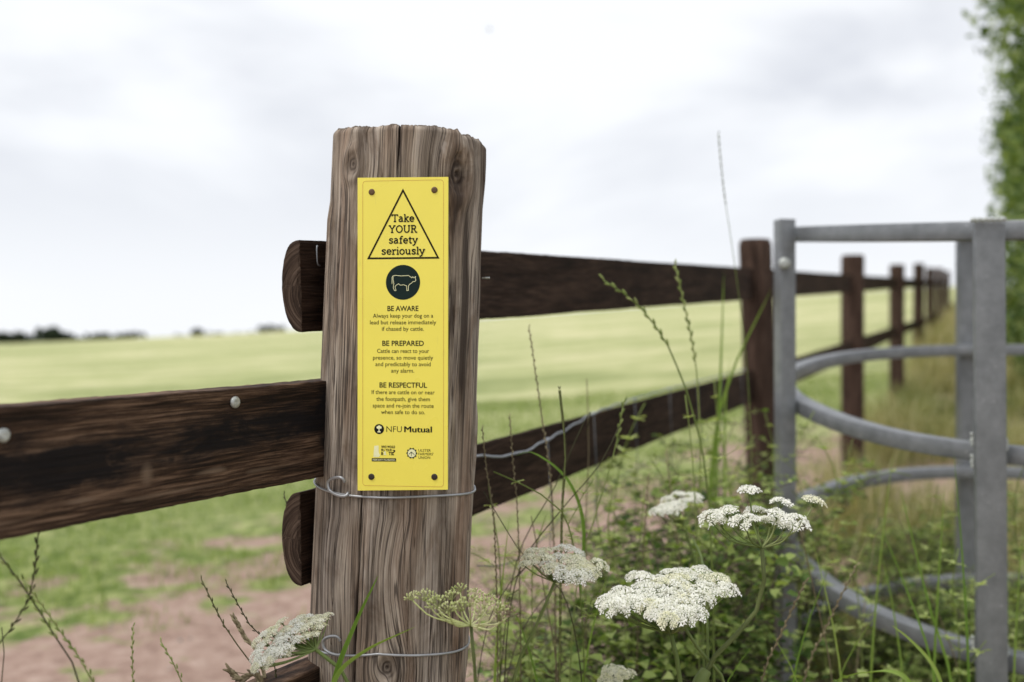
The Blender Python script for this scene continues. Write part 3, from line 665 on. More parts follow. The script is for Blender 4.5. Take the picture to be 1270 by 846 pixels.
# border
bd = []; bx0, bx1, by0, by1, br = 449.6, 551.4, 224.4, 602.6, 4
for cx, cy, a0 in ((bx1-br, by0+br, -90), (bx1-br, by1-br, 0), (bx0+br, by1-br, 90), (bx0+br, by0+br, 180)):
    for k in range(7): a = R(a0+15*k); bd.append((cx+br*math.cos(a), cy+br*math.sin(a)))
mb = MB(); strokes(mb, [bd], .45, closed=True); mb.build('border_line', M_RED, sign)
mb = MB(); strokes(mb, [[(500.5, 236.6), (456.8, 320.4), (544.6, 320.4)]], 2.2, closed=True); mb.build('warning_triangle', M_INKB, sign)
def E(cx, cy, rx, ry, n=18): q = [(cx+rx*math.cos(2*math.pi*i/n), cy+ry*math.sin(2*math.pi*i/n)) for i in range(n)]; return q+[q[0]]
GL = {
 'T': (.62, [[(.02, .67), (.60, .67)], [(.31, .67), (.31, .0)], [(.19, .035), (.43, .035)], [(.05, .67), (.05, .54)], [(.57, .67), (.57, .54)]]),
 'a': (.50, [[(.09, .42), (.18, .48), (.30, .47), (.36, .38), (.36, .07), (.47, .035)], [(.36, .29), (.2, .29), (.08, .2), (.09, .08), (.18, .03), (.29, .06), (.36, .14)]]),
 'k': (.52, [[(.13, .72), (.13, 0)], [(.03, .035), (.24, .035)], [(.03, .69), (.13, .69)], [(.13, .2), (.38, .47)], [(.28, .47), (.48, .47)], [(.22, .29), (.42, .0)], [(.33, .035), (.53, .035)]]),
 'e': (.48, [[(.08, .26), (.42, .26), (.39, .40), (.26, .48), (.12, .42), (.06, .25), (.12, .09), (.26, .03), (.42, .09)]]),
 'Y': (.66, [[(.1, .67), (.33, .33), (.33, 0)], [(.56, .67), (.33, .33)], [(.0, .67), (.22, .67)], [(.44, .67), (.66, .67)], [(.21, .035), (.45, .035)]]),
 'O': (.70, [E(.35, .35, .27, .32)]),
 'U': (.70, [[(.14, .7), (.14, .22), (.2, .08), (.35, .03), (.5, .08), (.56, .22), (.56, .7)], [(.03, .67), (.25, .67)], [(.45, .67), (.67, .67)]]),
 'R': (.66, [[(.14, .7), (.14, 0)], [(.03, .67), (.36, .67), (.46, .6), (.46, .44), (.36, .36), (.14, .36)], [(.32, .36), (.52, .0)], [(.03, .035), (.26, .035)], [(.45, .035), (.64, .035)]]),
 's': (.44, [[(.37, .36), (.34, .45), (.22, .48), (.1, .43), (.1, .33), (.22, .27), (.34, .21), (.35, .09), (.23, .03), (.1, .06), (.07, .15)]]),
 'f': (.38, [[(.38, .65), (.28, .69), (.18, .61), (.18, 0)], [(.06, .035), (.31, .035)], [(.05, .46), (.33, .46)]]),
 't': (.38, [[(.17, .64), (.17, .1), (.24, .03), (.35, .07)], [(.04, .46), (.33, .46)]]),
 'y': (.50, [[(.08, .46), (.26, .04)], [(.44, .46), (.22, -.1), (.14, -.17), (.03, -.16)], [(-.01, .46), (.18, .46)], [(.34, .46), (.52, .46)]]),
 'r': (.40, [[(.13, .48), (.13, 0)], [(.02, .46), (.13, .46)], [(.02, .035), (.26, .035)], [(.13, .28), (.21, .43), (.32, .47), (.37, .38)]]),
 'i': (.25, [[(.13, .48), (.13, 0)], [(.03, .46), (.13, .46)], [(.02, .035), (.24, .035)], [(.08, .68), (.17, .68)]]),
 'o': (.51, [E(.255, .255, .19, .225)]),
 'u': (.54, [[(.02, .46), (.12, .46), (.12, .14), (.2, .04), (.3, .05), (.4, .17)], [(.4, .48), (.4, 0)], [(.31, .46), (.4, .46)], [(.4, .035), (.5, .035)]]),
 'l': (.25, [[(.13, .72), (.13, 0)], [(.03, .69), (.13, .69)], [(.02, .035), (.24, .035)]])}
def slab(word, x0, x1, base, size):
    adv = sum(GL[c][0] for c in word); sx = (x1-x0)/adv; x = x0; P_ = []
    for c in word:
        for pl in GL[c][1]: P_.append([(x+q[0]*sx, base-q[1]*size) for q in pl])
        x += GL[c][0]*sx
    mb = MB(); strokes(mb, P_, size*.118); return mb.build('lettering', M_INK, sign, smooth=False)
slab('Take', 486.2, 514.8, 275.6, 13); slab('YOUR', 482.4, 518.8, 289.0, 13); slab('safety', 482.4, 519, 302.4, 13); slab('seriously', 473, 528, 316, 13)
mb = MB(); disc(mb, 500.5, 350.4, 21.6); emb = mb.build('cow_emblem', M_INKG, sign, smooth=False)
cz = lambda x, y: (430+x/4.03, 210+y/4.03)
cow = [cz(*q) for q in [(234, 533), (250, 531), (275, 534), (312, 532), (321, 538), (330, 544), (334, 538), (340, 544), (348, 538), (347, 547), (350, 556), (345, 562), (334, 563), (328, 570), (318, 576), (312, 584), (312, 607), (304, 607), (303, 584), (288, 578), (270, 580), (262, 573), (250, 580), (244, 588), (249, 607), (241, 607), (235, 592), (238, 570), (234, 552)]]
mb = MB(); strokes(mb, [cow], .62, D0+.0002, True); strokes(mb, [[cz(234, 534), cz(229, 540), cz(229, 574)]], .62, D0+.00023); mb.build('cow_outline', M_PALE, emb, smooth=False)
text('heading', 'BE AWARE', 480.9, 520, 385.8, 6.6, M_INK, .016)
text('heading', 'BE PREPARED', 474.4, 526.7, 428.9, 6.6, M_INK, .016)
text('heading', 'BE RESPECTFUL', 470.9, 530.7, 480.6, 6.6, M_INK, .016)
for b_, x0, x1, y in [('Always keep your dog on a', 462.5, 538.4, 394.1), ('lead but release immediately', 458.8, 542.2, 402.3), ('if chased by cattle.', 473.9, 526.8, 410.3),
        ('Cattle can react to your', 467.8, 533.3, 437.7), ('presence, so move quietly', 462.6, 538.3, 446), ('and predictably to avoid', 465.7, 535.2, 454.1), ('any alarm.', 485.6, 514.6, 462.1),
        ('If there are cattle on or near', 461, 540.2, 488.8), ('the footpath, give them', 466.9, 534.3, 497.2), ('space and re-join the route', 462.2, 539, 505.4), ('when safe to do so.', 472.8, 528.1, 513.4)]:
    text('lettering', b_, x0, x1, y, 5.3, M_INKB, .003)
text('lettering', 'NFU', 479.6, 499.0, 535.7, 7.7, M_INK, -.008); [text('lettering', 'Mutual', 502+k*.35, 536.2+k*.35, 535.7, 7.7, M_INK, 0, D0+.00004*k) for k in range(3)]
mb = MB(); disc(mb, 470.4, 532.2, 6.2); lg = mb.build('round_logo', M_INK, sign, smooth=False)
mb = MB()
for dx, dy, r_ in ((-1.6, -2, 1.7), (1.7, -2, 1.7), (0, -3.0, 1.6)): disc(mb, 470.4+dx, 532.2+dy, r_, D0+.0001+.00005*(dx+2), 14)
strokes(mb, [[(470.4, 531), (470.4, 535)], [(468.4, 535.6), (472.4, 535.6)]], 1.3, D0+.00035); mb.build('tree_mark', M_PALE, lg, smooth=False)
text('lettering', 'WHO WOULD', 473, 490.6, 555.6, 3.1, M_INK, .03); text('lettering', 'FILL YOUR', 473, 486.5, 559.6, 3.1, M_INK, .03)
text('lettering', 'B', 473, 475.6, 564.3, 3.9, M_INK, .03); text('lettering', 'TS', 482.3, 487.3, 564.3, 3.9, M_INK, .03); text('lettering', '?', 486.8, 491, 564.3, 7.0, M_INK, .0)
mb = MB(); boot = [(464.2, 553), (469.6, 552.6), (469.8, 561), (471.6, 565), (470, 567), (463.2, 567), (463.6, 560)]
mb.add([S(x, y, D0) for x, y in boot], [tuple(range(7))]); mb.add([S(x, y, D0) for x, y in [(476.4, 559.8), (478.7, 559.8), (478.9, 562.4), (480, 564.4), (476.2, 564.4)]], [(0, 1, 2, 3, 4)]); mb.build('boot_mark', M_PALE, sign, smooth=False)
mb = MB(); mb.add([S(461, 568.4, D0), S(491.8, 568.2, D0), S(491.8, 572.2, D0), S(461, 572.4, D0)], [(0, 1, 2, 3)]); bar = mb.build('logo_bar', M_INK, sign, smooth=False)
text('lettering', 'FARM SAFETY FOUNDATION', 462.4, 490.6, 571.4, 2.2, M_PALE, .012, D0+.0001, bar)
mb = MB(); disc(mb, 511.6, 561.6, 5.6); rl = mb.build('wreath_logo', M_PALE, sign, smooth=False)
mb = MB()
for k in range(10):
    a = 2*math.pi*k/10; disc(mb, 511.6+5.9*math.cos(a), 561.6+5.9*math.sin(a), 1.0, D0+.0001, 10)
strokes(mb, [E(511.6, 561.6, 5.5, 5.5, 24)], .7, D0+.00015); strokes(mb, [[(508, 563), (511, 560), (515, 563.5)], [(511, 560), (511, 565)]], .6, D0+.00019); mb.build('wreath', M_INKG, rl, smooth=False)
for b_, x1, y in (('ULSTER', 535.5, 559.6), ("FARMERS'", 538.8, 564.0), ('UNION', 534.6, 568.4)): text('lettering', b_, 519.8, x1, y, 3.3, M_INKB, .0)
for (px, py, m_) in ((461, 238, M_RUSTL), (540, 236.8, M_RUSTL), (460.6, 591.5, M_RUST), (540, 590.5, M_RUST)):
    nail('nail', sign, S(px, py, .0026), SQ@Vector((0, -1, 0)), .0031, m_, .0009)

# ------------------------------------------------------------------ the galvanised kissing-gate enclosure
GC, GR = Vector((1.185, 2.12)), .582
ge_ = empty('kissing_gate_enclosure', (GC.x, GC.y, gz(GC.x, GC.y)), 'round galvanised steel kissing gate enclosure with curved rails on the right', 'gate enclosure')
def box_bar(name, p0, p1, w, d, rot, mat, parent, bev=.003):
    p0, p1 = Vector(p0), Vector(p1); a = Vector((math.cos(rot), math.sin(rot), 0)); b = Vector((-math.sin(rot), math.cos(rot), 0))
    prof = []
    for sx, sy in ((1, 1), (-1, 1), (-1, -1), (1, -1)):
        for k in range(3):
            t = {(1, 1): 0, (-1, 1): 90, (-1, -1): 180, (1, -1): 270}[(sx, sy)]+45*k; t = R(t); prof.append((sx*(w/2-bev)+bev*math.cos(t), sy*(d/2-bev)+bev*math.sin(t)))
    n = 30; pts = [p0.lerp(p1, i/(n-1)) for i in range(n)]; mb = MB(); mb.sweep(pts, [(a, b)]*n, prof); return mb.build(name, mat, parent, autosmooth=40)
def ring(name, zl, zf, zb, a0, a1, w=.036, h=.034):
    # plane through three measured points: left, front, back of the ring
    A_ = np.array([[.56, 2.1, 1], [.774, 1.671, 1], [1.256, 2.712, 1]]); bx, cy, c0 = np.linalg.solve(A_, np.array([zl, zf, zb])); bev = .003
    prof = []
    for sx, sy, t0 in ((1, 1, 0), (-1, 1, 90), (-1, -1, 180), (1, -1, 270)):
        for k in range(3): t = R(t0+45*k); prof.append((sx*(w/2-bev)+bev*math.cos(t), sy*(h/2-bev)+bev*math.sin(t)))
    n = 110; pts = []; fr = []
    for i in range(n):
        a = a0+(a1-a0)*i/(n-1); rad = Vector((math.cos(a), math.sin(a), 0)); p = Vector((GC.x, GC.y, 0))+rad*GR; z = H+bx*p.x+cy*p.y+c0
        pts.append(Vector((p.x, p.y, z))); fr.append((rad, Vector((0, 0, 1))))
    mb = MB(); mb.sweep(pts, fr, prof); return mb.build(name, M_GALV, ge_, autosmooth=40)
A0, A1 = R(20), R(318)
ring('curved_rail', .224, .184, .30, A0, A1, .036, .032)
def hoop(front, back, w=.037, h=.030):
    """a hoop whose height varies round its length, from sighted points on its near and far halves"""
    ctl = []
    for pts_, far in ((front, False), (back, True)):
        for px, py in pts_:
            u = (px-635)/F; A_ = u*u+1; B_ = -2*(u*GC.x+GC.y); C_ = GC.x**2+GC.y**2-GR**2; D_ = max(B_*B_-4*A_*C_, 0)
            Y = (-B_+(1 if far else -1)*math.sqrt(D_))/2/A_; a = math.atan2(Y-GC.y, u*Y-GC.x) % (2*math.pi); ctl.append((a, H-(py-423)/F*Y))
    ctl.sort(); n = 140; aa = np.linspace(A0, A1, n+24); z = np.interp(aa, [c[0] for c in ctl], [c[1] for c in ctl]); z = np.convolve(np.pad(z, 9, 'edge'), np.hanning(19)/np.hanning(19).sum(), 'valid')
    bev = .002; prof = []
    for sx, sy, t0 in ((1, 1, 0), (-1, 1, 90), (-1, -1, 180), (1, -1, 270)):
        for k in range(3): t = R(t0+45*k); prof.append((sx*(w/2-bev)+bev*math.cos(t), sy*(h/2-bev)+bev*math.sin(t)))
    pts = []; fr = []
    for a, zz in zip(aa, z):
        rad = Vector((math.cos(a), math.sin(a), 0)); pts.append(Vector((GC.x+rad.x*GR, GC.y+rad.y*GR, zz))); fr.append((rad, Vector((0, 0, 1))))
    mb = MB(); mb.sweep(pts, fr, prof); return mb.build('curved_rail', M_GALV, ge_, autosmooth=40)
WW = .036
hoop([(966, 470), (975, 487), (1000, 505), (1050, 527), (1100, 542), (1150, 552), (1207, 559), (1270, 566)], [(985, 462), (1010, 452), (1050, 443), (1100, 438), (1190, 434), (1270, 434)])
hoop([(966, 655), (976, 676), (1003, 706), (1044, 742), (1105, 772), (1166, 796), (1211, 809), (1268, 823)], [(980, 632), (1019, 612), (1052, 600), (1125, 588), (1207, 585), (1270, 587)])
hoop([(966, 850), (1003, 925), (1105, 1000), (1211, 1045), (1268, 1060)], [(980, 790), (1019, 757), (1068, 739), (1109, 728), (1207, 720), (1270, 719)])
def gpost(px, Y, ztop, w, d, rot, lean=0):
    x = (px-635)/F*Y; zb = gz(x, Y)-.1; p1 = Vector((x, Y, H+ztop)); p0 = Vector((x+lean, Y, zb)); return box_bar('upright', p0, p1, w, d, rot, M_GALV, ge_)
fa = math.atan2(1.645-GC.y, .785-GC.x)
gpost(1226.5, 1.625, .192, .050, .012, R(-2), .008); 
gpost(1200, 2.735, .315, .055, .03, R(5))
gpost(973, 2.055, .250, .034, .034, R(12), .004)
x_, y_ = .4*1, 0
for a in (R(25), R(300)):
    p = Vector((GC.x, GC.y, 0))+Vector((math.cos(a), math.sin(a), 0))*GR; box_bar('upright', (p.x, p.y, gz(p.x, p.y)-.1), (p.x, p.y, H+.26), .05, .04, a, M_GALV, ge_)
nail('bolt', ge_, at(973, 327, 2.03), (-.2, -1, 0), .012, M_NAIL, .009)
# weld bead on the front upright
mb = MB(); w0 = at(1206, 273, 1.612); w1 = at(1246, 272, 1.612)
for i in range(16): mb.ell(w0.lerp(w1, i/15)+Vector((0, 0, .001*math.sin(i*2.3))), .0042, (1, 0, 0), .003, 6, 4)
mb.build('weld', M_NAIL, ge_)
for px, py, Y in ((1206, 545, 1.63), (1206, 572, 1.63), (1248, 551, 1.63), (1207, 797, 1.63), (1249, 806, 1.63)):
    c = at(px, py, Y); mb = MB()
    for i in range(7): mb.ell(c+Vector((.001*math.sin(i*1.9), 0, -.009+.003*i)), .0034, (0, 0, 1), .0026, 6, 4)
    mb.build('weld', M_NAIL, ge_)

# ------------------------------------------------------------------ leaves and blades (vectorised)
def leaf_arrays(P, D, Nn, Ls, Ws, fold=.18, tint=None):
    """6-vertex folded leaf: base, two shoulders left/right, tip"""
    P = np.asarray(P); D = D/np.linalg.norm(D, axis=1, keepdims=True); S_ = np.cross(D, Nn); S_ /= np.maximum(np.linalg.norm(S_, axis=1, keepdims=True), 1e-6); Nn = np.cross(S_, D)
    Ls = np.asarray(Ls)[:, None]; Ws = np.asarray(Ws)[:, None]
    v = [P, P+D*Ls*.33+S_*Ws*.5+Nn*Ws*fold, P+D*Ls*.33-S_*Ws*.5+Nn*Ws*fold, P+D*Ls*.55, P+D*Ls*.72+S_*Ws*.34+Nn*Ws*fold*.6, P+D*Ls*.72-S_*Ws*.34+Nn*Ws*fold*.6, P+D*Ls-Nn*Ls*.12]
    V = np.stack(v, 1); n = len(P)
    T = np.array([[0, 3, 1], [0, 2, 3], [1, 3, 4], [2, 5, 3], [4, 3, 6], [5, 6, 3]])
    T = (np.arange(n)[:, None, None]*7+T[None]).reshape(-1, 3)
    t = np.repeat(RNG.uniform(.1, .9, n) if tint is None else tint, 7)
    return V.reshape(-1, 3), T, t
def quad_leaves(P, size, tint=None):
    n = len(P); D = RNG.normal(size=(n, 3)); D /= np.linalg.norm(D, axis=1, keepdims=True); E_ = RNG.normal(size=(n, 3)); S_ = np.cross(D, E_); S_ /= np.linalg.norm(S_, axis=1, keepdims=True)
    size = np.broadcast_to(size, n)[:, None]*RNG.uniform(.6, 1.3, (n, 1))
    V = np.stack([P-D*size*.5, P+S_*size*.3, P+D*size*.5, P-S_*size*.3], 1).reshape(-1, 3); T = np.arange(n*4).reshape(n, 4)
    return V, T, np.repeat(RNG.uniform(0, 1, n) if tint is None else tint, 4)
def blades(P, h, w, lean, tint=None):
    n = len(P); az = RNG.uniform(0, 2*math.pi, n); hd = np.stack([np.cos(az), np.sin(az), 0*az], 1); sd_ = np.stack([-np.sin(az), np.cos(az), 0*az], 1)
    h = h[:, None]; w = w[:, None]; lean = lean[:, None]; up = np.array([[0, 0, 1.]])
    p1 = P+up*h*.5+hd*h*lean*.25; p2 = P+up*h*.85*(1-lean*.2)+hd*h*lean*.65; p3 = P+up*h*(1-lean*.45)+hd*h*lean*1.05
    V = np.stack([P-sd_*w*.5, P+sd_*w*.5, p1-sd_*w*.5, p1+sd_*w*.5, p2-sd_*w*.3, p2+sd_*w*.3, p3], 1).reshape(-1, 3)
    T = np.array([[0, 1, 3], [0, 3, 2], [2, 3, 5], [2, 5, 4], [4, 5, 6]]); T = (np.arange(n)[:, None, None]*7+T[None]).reshape(-1, 3)
    return V, T, np.repeat(RNG.uniform(0, 1, n) if tint is None else tint, 7)

# turf patches on the bare earth and the near field edge
n = 110000; X_ = RNG.uniform(-6.5, 5, n); Y_ = 3.0+RNG.uniform(0, 1, n)**1.2*9.5
mk = fbm(X_*.9, Y_*.9, 0, 21)*3.2+fbm(X_*4, Y_*4, 0, 22)*1.6+Y_-X_*.75
keep = (mk > 5.3+RNG.uniform(-.4, .4, n)) & (X_ < fence_x(Y_)-.15); X_, Y_ = X_[keep], Y_[keep]
P_ = np.stack([X_, Y_, ground_z(X_, Y_)-.004], 1); tall = .5+.5*np.clip(fbm(X_*3, Y_*3, 0, 23)+.5, 0, 1.5)
V, T, t = blades(P_, RNG.uniform(.03, .085, len(P_))*tall, RNG.uniform(.002, .0045, len(P_))*(1+Y_*.05), RNG.uniform(.1, 1.1, len(P_)))
tag(link('grass', mesh_arrays('grass', V, T, tint=t), M_TURF), 'short green turf growing in patches on the bare pink earth', 'grass', kind='stuff')
# small stones on the bare earth
Vs, Ts = [], []
for i in range(260):
    x, y = RNG.uniform(-3.2, 2.2), RNG.uniform(2.6, 6.5); 
    if x > fence_x(y)+.2: continue
    s_ = RNG.uniform(.004, .014); c = np.array([x, y, gz(x, y)+s_*.3]); o8 = np.array([[1, 0, 0], [-1, 0, 0], [0, 1, 0], [0, -1, 0], [0, 0, .6], [0, 0, -.6]])*s_*RNG.uniform(.6, 1.2, (6, 1))
    b0 = 6*len(Vs); Vs.append(c+o8); Ts.append(b0+np.array([[0, 2, 4], [2, 1, 4], [1, 3, 4], [3, 0, 4], [2, 0, 5], [1, 2, 5], [3, 1, 5], [0, 3, 5]]))
tag(link('pebbles', mesh_arrays('pebbles', np.concatenate(Vs), np.concatenate(Ts)), M_STONE), 'small pale pebbles scattered on the bare earth', 'pebbles', kind='stuff')
# rough verge on the footpath side
n = 90000; s_ = RNG.uniform(0, 1, n); Y_ = 1.5+s_**1.5*26; X_ = fence_x(Y_)+.02+RNG.uniform(0, 1, n)**1.1*(1.9+Y_*.14)
keep = fbm(X_*1.1, Y_*1.1, 0, 24) > -.12-.25*(Y_ > 6)+.25*(X_-fence_x(Y_) < .8)*(Y_ < 6); X_, Y_ = X_[keep], Y_[keep]
P_ = np.stack([X_, Y_, ground_z(X_, Y_)-.004], 1); patch = fbm(X_*.8, Y_*.5, 0, 29); hgt = RNG.uniform(.08, .30, len(P_))*(1+.5*patch)*(1+np.clip((Y_-8)/10, 0, .5))
edge = np.abs(X_-fence_x(Y_)); hgt = hgt*np.where(edge < .35, 1.5, .9)
V, T, t = blades(P_, hgt, RNG.uniform(.002, .005, len(P_))*(1+Y_*.08), RNG.uniform(.1, .9, len(P_)), np.clip(.42+.35*patch+RNG.normal(0, .18, len(P_))+.25*(Y_ > 9)*(edge < 1.0), 0, 1))
tag(link('verge_grass', mesh_arrays('verge_grass', V, T, tint=t), M_VERGE), 'rough olive and straw-coloured verge grass beyond the steel enclosure', 'grass', kind='stuff')

# ------------------------------------------------------------------ hedge trees on the right
def crown_points(c, r, n, lumps, seed):
    g = np.random.default_rng(seed); c = np.array(c); r = np.array(r)
    d = g.normal(size=(lumps, 3)); d /= np.linalg.norm(d, axis=1, keepdims=True); lc = c+d*r*g.uniform(.35, .95, (lumps, 1)); lr = g.uniform(.16, .34, lumps)*r.min()*(2.2 if r.max() > 8*r.min() else 1)
    k = g.integers(0, lumps, n); q = g.normal(size=(n, 3)); q /= np.linalg.norm(q, axis=1, keepdims=True)
    return lc[k]+q*(lr[k]*g.uniform(.55, 1.05, n)**.5)[:, None], lc
def column_points(c, r, n, lumps, seed):
    g = np.random.default_rng(seed); c = np.array(c); r = np.array(r); a = g.uniform(0, 2*math.pi, lumps); q = g.uniform(.5, 1, lumps)**.5; z = g.uniform(-1, 1, lumps)
    lc = c+np.stack([np.cos(a)*q, np.sin(a)*q, z], 1)*r*[.86, .86, 1]; lr = g.uniform(.12, .36, lumps)*r.min(); k = g.integers(0, lumps, n); d = g.normal(size=(n, 3)); d /= np.linalg.norm(d, axis=1, keepdims=True)
    return lc[k]+d*(lr[k]*g.uniform(.3, 1.15, n)**.5)[:, None], lc
def tree(name, base, c, r, n, lumps, size, mat, seed, label, cat='tree', group=None, tr=.12):
    root = empty(name, base, label, cat, group)
    pts, lc = (column_points if name == 'hedge_tree' else crown_points)(c, r, n, lumps, seed); pts = pts[pts[:, 2] > base[2]+.02]; V, T, t = quad_leaves(pts, size)
    link('crown', mesh_arrays('crown', V-np.array(root.location), T, smooth=False, tint=t), mat, root)
    mb = MB(); b = Vector(base); c = Vector(c); mb.tube(spline([b-Vector((0, 0, .2)), b.lerp(c, .45)+Vector((tr, 0, 0)), c], 9), [tr*(1-.08*i) for i in range(9)], 9)
    mb.build('trunk', M_BARK, root)
    mb = MB(); g = random.Random(seed)
    for q in lc[:14]:
        s0 = b.lerp(c, g.uniform(.4, .95)); q = Vector(q); mb.tube(spline([s0, s0.lerp(q, .5)+Vector((0, 0, .1*tr*5)), q], 6), [tr*.45*(1-.14*i) for i in range(6)], 6)
    mb.build('limbs', M_BARK, root); return root
hl = ['tall leafy hedge tree at the right edge nearest the enclosure', 'second leafy hedge tree at the right edge, behind the nearest one', 'far hedge tree at the end of the brown fence', 'last hedge tree closing the path behind the fence']
for i, (x, y, w, h) in enumerate([(6.42, 9.8, 1.45, 6.2), (7.98, 12.9, 1.50, 6.8), (10.75, 17.8, 1.8, 8.0), (13.8, 23.5, 2.1, 9.5)]):
    z = gz(x, y); tree('hedge_tree', (x, y, z), (x, y, z+h*.5), (w, w*1.4, h*.52), 19000, 110, .12, M_TREE, 100+i, hl[i], 'tree', 'hedge trees along the path')
# scrub under the hedge and round the far posts
sl = ['low dark scrub at the foot of the hedge, right of the back upright', 'scrub bush against the far end of the brown fence', 'straw and green bush between the far fence posts and the hedge']
for i, (x, y, w, h, m_) in enumerate([(5.6, 9.2, .8, 1.0, M_TREE), (10.6, 22.0, .8, 1.3, M_VERGE), (8.3, 16.2, .6, .8, M_VERGE)]):
    z = gz(x, y); tree('scrub_bush', (x, y, z), (x, y, z+h*.4), (w, w, h*.5), 5000, 40, .07, m_, 140+i, sl[i], 'bush', 'scrub bushes', .03)
# trees on the far side of the field, at the left horizon
fl = ['far tree cut by the left edge of the horizon', 'wide low far tree just right of the left edge', 'tallest rounded far tree on the left horizon', 'low far tree right of the tallest one', 'low far bush-like tree in the dip of the horizon', 'wide low far tree left of the sign post rail', 'narrow far tree standing alone in the middle of the left horizon', 'small far tree nearest the round rail end']
for i, (px, w_, top_) in enumerate([(-14, 22, 410), (18, 20, 411), (62, 16, 405), (84, 12, 414), (124, 20, 414), (160, 20, 416), (244, 8, 413), (336, 17, 404)]):
    Y = 245+i*3; x = (px-635)/F*Y; z = gz(x, Y); zt = H-(top_-423)/F*Y; rz = max(1.6, (zt-z)); w = w_/F*Y
    tree('far_tree', (x, Y, z), (x, Y, z+rz*.45), (w*1.15, w, rz*.62), 7000, 26, .8, M_FAR, 200+i, fl[i], 'tree', 'trees on the far horizon', .25)

for (pa, pb, top_, l_) in ((-60, 215, 417.5, 'long low far hedgerow under the trees at the left horizon'), (200, 420, 414, 'thin far hedgerow running behind the sign post')):
    Y = 262; xa, xb = (pa-635)/F*Y, (pb-635)/F*Y; zc = gz((xa+xb)/2, Y); zt = H-(top_-423)/F*Y
    tree('far_hedgerow', ((xa+xb)/2, Y, min(gz(xa, Y), gz(xb, Y))), ((xa+xb)/2, Y, zt-1.6), ((xb-xa)/2, 2.5, 1.6), 9000, 160, .8, M_FAR, 260+pa, l_, 'hedgerow', None, .15)

# ------------------------------------------------------------------ bramble undergrowth
def leaf_proto(k):
    g = random.Random(k); V, T, t = leaf_arrays(np.zeros((1, 3)), np.array([[0, 1., 0]]), np.array([[0, 0, 1.]]), [1], [.62+.1*k], .14+.04*k, np.array([.35+.12*k]))
    me = mesh_arrays('leaf', V, T, tint=t); me.materials.append(M_LEAF); return me
LEAF = [leaf_proto(k) for k in range(4)]
def bush(base, spread, height, nst, seed, label, nparts=300, lsz=(.009, .020)):
    g = np.random.default_rng(seed); b = np.array([base[0], base[1], gz(*base[:2])]); root = empty('bramble_bush', b, label, 'bush', 'bramble bushes below the flowers')
    mb = MB(); LP, LDn, LNn = [], [], []
    for i in range(nst):
        az = g.uniform(0, 2*math.pi); rad = spread*g.uniform(.2, 1)**.6; top = height*g.uniform(.55, 1.0)*(1-.25*(rad/spread))
        e = b+np.array([math.cos(az)*rad, math.sin(az)*rad, top]); m_ = b+np.array([math.cos(az)*rad*.35, math.sin(az)*rad*.35, top*.7])+g.normal(0, .03, 3)
        e[2] -= g.uniform(0, .12); sp_ = spline([b+g.normal(0, .02, 3)*[1, 1, 0], m_, e], 12); mb.tube(sp_, [.0022*(1-.06*k) for k in range(12)], 5)
        for k in range(3, 12):
            for _ in range(3):
                a2 = g.uniform(0, 2*math.pi); ln = g.uniform(.04, .14); d2 = np.array([math.cos(a2), math.sin(a2), g.uniform(-.15, .7)]); p0 = np.array(sp_[k])
                q = [p0, p0+d2*ln*.55+[0, 0, .008], p0+d2*ln]; mb.tube(q, [.0011, .0009, .0005], 4, False)
                for j in range(g.integers(5, 9)):
                    t_ = (j+1)/8; pp = p0+d2*ln*t_+[0, 0, .012*math.sin(t_*3)]; a3 = a2+(1.1 if j % 2 else -1.1)*g.uniform(.6, 1.2)
                    LP.append(pp); LDn.append([math.cos(a3), math.sin(a3), g.uniform(-.4, .5)]); LNn.append(g.normal(0, .45, 3)+[0, 0, 1.])
    mb.build('stems', M_TWIG, root); tag(root.children[-1], kind='stuff')
    LP, LDn, LNn = map(np.array, (LP, LDn, LNn)); n = len(LP); Ls = g.uniform(lsz[0], lsz[1], n); Ws = Ls*g.uniform(.55, .8, n)
    order = np.argsort(LP[:, 1]-.8*LP[:, 2]); near = order[:nparts]; rest = order[nparts:]
    for i in near:
        d = Vector(LDn[i]).normalized(); nn = Vector(LNn[i]); s_ = d.cross(nn).normalized(); nn = s_.cross(d); q = Matrix((s_, d, nn)).transposed().to_quaternion()
        link('leaf', LEAF[int(i) % 4], M_LEAF, root, LP[i], q, float(Ls[i]))
    V, T, t = leaf_arrays(LP[rest], LDn[rest], LNn[rest], Ls[rest], Ws[rest], .16, np.clip(g.normal(.45, .22, len(rest)), 0, 1))
    tag(link('leaves', mesh_arrays('leaves', V-b, T, tint=t), M_LEAF, root), kind='stuff')
    return root
bush((.29, 1.62), .20, .94, 62, 1, 'dark leafy bramble bush under the tall nodding flower', 300, (.011, .025))
bush((.14, 1.50), .20, .80, 56, 2, 'dark leafy bramble bush behind the broad white flower head', 300, (.011, .024))
bush((.22, 1.27), .15, .66, 50, 3, 'nearest bramble bush at the bottom centre, between the flower stems', 300, (.010, .022))
bush((.92, 2.25), .24, .56, 36, 4, 'bramble bush growing through the left curve of the steel enclosure', 200)
bush((.05, 2.15), .26, .72, 30, 5, 'sparse bramble bush against the lower brown rail', 200, (.008, .016))
bush((.84, 1.42), .20, .44, 40, 6, 'low bramble bush at the foot of the front steel upright', 200)
bush((.62, 2.35), .25, .95, 26, 7, 'pale leafy bramble bush at the foot of the second brown post', 150, (.010, .020))
bush((.36, 2.05), .28, 1.02, 34, 10, 'paler bramble bush behind the tall flower, in front of the bare earth', 150, (.010, .020))
bush((1.15, 2.35), .28, .50, 40, 11, 'bramble bush in the middle of the steel enclosure', 150)
bush((1.3, 3.1), .4, .5, 30, 8, 'bramble bush behind the back steel upright', 100)
bush((-.02, 1.42), .14, .56, 16, 9, 'small thin bramble bush close to the right foot of the sign post', 150, (.010, .018))

